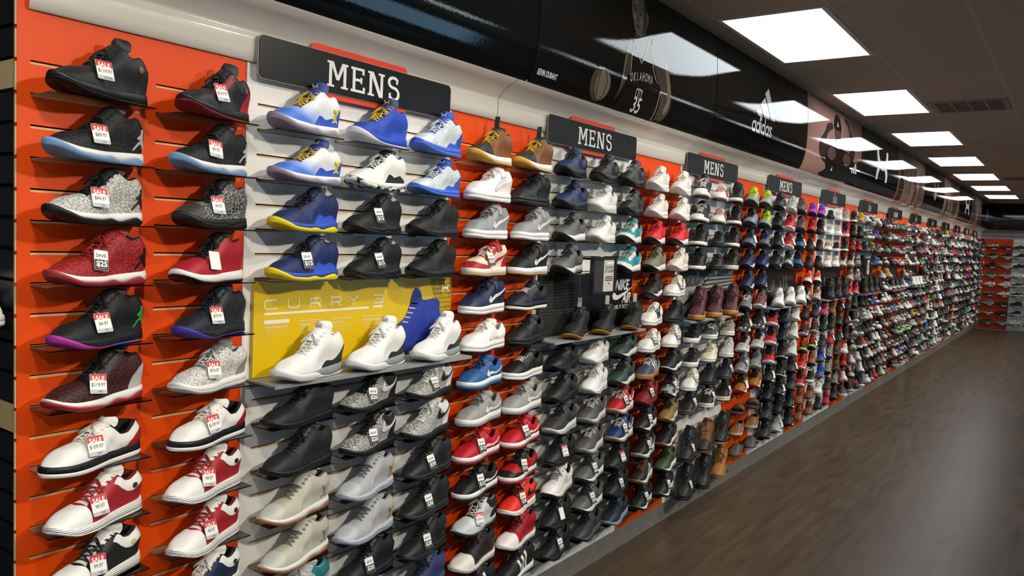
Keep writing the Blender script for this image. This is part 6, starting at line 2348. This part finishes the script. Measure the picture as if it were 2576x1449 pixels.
def far_shoe(cx, cy, cz, rot, sc, style, cu, cs, ct, zk=1.0):
    P, A, Sg, T = LP[style]
    c, s_ = math.cos(rot), math.sin(rot)

    def tr(Q):
        Q = Q * sc
        o = np.empty_like(Q)
        o[..., 0] = cx + Q[..., 0] * c - Q[..., 1] * s_
        o[..., 1] = cy + Q[..., 0] * s_ + Q[..., 1] * c
        o[..., 2] = cz + Q[..., 2] * zk
        return o
    n0 = len(far.f)
    Pt = tr(P)
    n, m = Pt.shape[:2]
    fs, mi = [], []
    st = ST[style]
    for i in range(n - 1):
        sm = (Sg[i] + Sg[i + 1]) / 2
        for j in range(m - 1):
            tm = abs((T[j] + T[j + 1]) / 2)
            fs.append((i * m + j, i * m + j + 1, (i + 1) * m + j + 1, (i + 1) * m + j))
            if tm < RIM and sm < st['so']:
                mi.append(0)
            elif tm < RIM and sm < st['st']:
                mi.append(ct if (i % 2) else cu)
            elif sm > .82:
                mi.append(ct)
            else:
                mi.append(cu)
    o = len(far.v)
    far.v += [tuple(p) for p in Pt.reshape(-1, 3).tolist()]
    far.f += [tuple(k + o for k in f) for f in fs]
    far.mi += mi
    At = tr(A)
    n, m = At.shape[:2]
    o = len(far.v)
    far.v += [tuple(p) for p in At.reshape(-1, 3).tolist()]
    for i in range(n - 1):
        for j in range(m - 1):
            far.f.append((o + i * m + j, o + i * m + j + 1, o + (i + 1) * m + j + 1, o + (i + 1) * m + j))
            far.mi.append(cs)


FARBOARD = {11: 'dark display board with curved lines behind three black boots with pink soles', 13: 'dark display board between kids shoes under the INFANT sign', 15: 'dark display board under the first sign right of INFANT'}
SP['bootpk'] = dict(SP['bootbk'], out='#a8325e', mid='#1a1a1b', split='flat', desc='black boot with pink outsole')
for si in FARBOARD:
    a, b_, c = sect_y(si)
    dark_board(si, FARBOARD[si], si)
    display_shelf(si, {11: 'grey metal shelf holding three pink-soled black boots', 13: 'grey metal shelf under the INFANT sign', 15: 'grey metal shelf under the sign right of INFANT'}[si], a + .02, b_ - .04)
    for k in range(3):
        yy = a + .20 + .29 * k
        if si == 11:
            o = make_shoe(SP['bootpk'], (.100, yy, SHELF_TOP(12.12)), math.radians(22), .86, 'boot')
            tag(o, 'black boot with pink outsole, %s of three on the metal shelf' % ('left', 'middle', 'right')[k], 'boot', 'shoes on the metal display shelves')
        else:
            far_shoe(.100, yy, SHELF_TOP(12.12), -(math.pi / 2 - math.radians(20)), .95, 'hi', 3 if si == 15 else 0, 3, 3 if si == 15 else 0, 1.1)
for si in range(10, len(SECT)):
    a, b_, c = sect_y(si)
    if b_ - a < .3:
        continue
    starts = [a + .02, a + .225, a + .43] if c == 'o' else [a + .01, a + .20, a + .39, a + .58, a + .76]
    small = si < 17
    if not small:
        starts = shelf_starts(si)
    if si == 10:
        starts = shelf_starts(10)
    infant = 13 <= si <= 14
    for ci, ys in enumerate(starts):
        if ys + .18 > b_ + .02:
            continue
        prev = None
        for row in range(13):
            if (si, ci, row) in TAKEN:
                continue
            if c == 'w' and row in (4, 5) and si in FARBOARD:
                continue
            if RF.random() < .03:
                continue
            z = SHELF_TOP(2 + 2 * row) - .0045
            yy = ys + (.10 if small else .125)
            if prev is None or RF.random() < .85:
                cu = RF.choice([0, 0, 0, 1, 1, 1, 2, 2, 2, 3, 4, 6, 7, 7] + list(range(len(pal))))
                cs = RF.choice([0, 3, 0, 5, 18, 6, cu, cu])
                ct = RF.choice([cu, cu, cu, cu, cs, 0, RF.randrange(len(pal))])
                sty = RF.choice(['hi', 'low', 'run', 'run', 'can', 'mid', 'low'])
                if infant:
                    sty = RF.choice(['low', 'can'])
                    cu = RF.choice([3, 4, 5, 18, 8, 6, 13, 0])
                prev = (cu, cs, ct, sty)
            cu, cs, ct, sty = prev
            far_shoe(.088, yy, z, -(math.pi / 2 - math.radians((30 if small else 18) + RF.uniform(-4, 4))), .84 if small else .98, sty, cu, cs, ct, 1.18 if sty != 'hi' else 1.08)
            nfar += 1
            far_sh.box((.0, ys, z - .003), (.10, ys + (.185 if small else .255), z))
# shoes on the far end wall (side-on, toes left)
endp = []
for k, z in enumerate(np.linspace(2.0, .18, 9)):
    for j, x in enumerate((.26, .56, .84, 1.14, 1.44)):
        cu = RF.choice([0, 0, 1, 6, 7, 3, 9, 0]) if j < 2 else RF.choice([0, 1, 2, 0, 7, 3])
        far_shoe(x, Y_END - .085, z, math.pi, .84, RF.choice(['run', 'low', 'run', 'hi']), cu, RF.choice([3, 4, 0, 6]), cu)
        far_sh.box((x - .13, Y_END - .12, z - .003), (x + .13, Y_END - .0, z))
        nfar += 1
mbc = MB()
for k, z in enumerate(np.linspace(2.0, .18, 9)):
    for j, x in enumerate((.26, .56, .84, 1.14, 1.44)):
        mbc.box((x + .0, Y_END - .125, z - .035), (x + .10, Y_END - .123, z - .006))
o = mbc.obj('distant_price_cards', mat('#b9b5ad', .5))
o['kind'] = 'stuff'
o['label'] = 'small pale price cards under the shoes on the far end wall'
o['category'] = 'price cards'
me = far.mesh('distant_shoes', True)
for m in pmats:
    me.materials.append(m)
o = place('distant_shoes', me)
o['kind'] = 'stuff'
o['label'] = 'hundreds of small distant shoes filling the wall towards the far corner'
o['category'] = 'shoes'
o = far_sh.obj('distant_shelves', acrylic())
o['kind'] = 'stuff'
o['label'] = 'distant clear acrylic shelves towards the far corner'
o['category'] = 'shelves'

# end wall slatwall panels
wf = bpy.data.objects['wall_far']
for (xa, xb, m) in ((.09, .685, m_or), (.69, 1.62, m_wh), (1.63, 2.25, m_or)):
    mb = MB()
    k = 0
    top = 2.215
    while True:
        z = 2.13 - .0762 * k
        k += 1
        if z < .06:
            break
        mb.box((xa, Y_END - .02, z), (xb, Y_END - .001, top))
        top = z - .0095
    mb.box((xa, Y_END - .02, .035), (xb, Y_END - .001, top))
    o = mb.obj('slatwall_panel', m, wf)
    o['label'] = 'orange slatwall panel' if m is m_or else 'white slatwall panel'
print('INDIVIDUAL', n_ind, 'FAR', nfar, 'objects', len(bpy.data.objects))
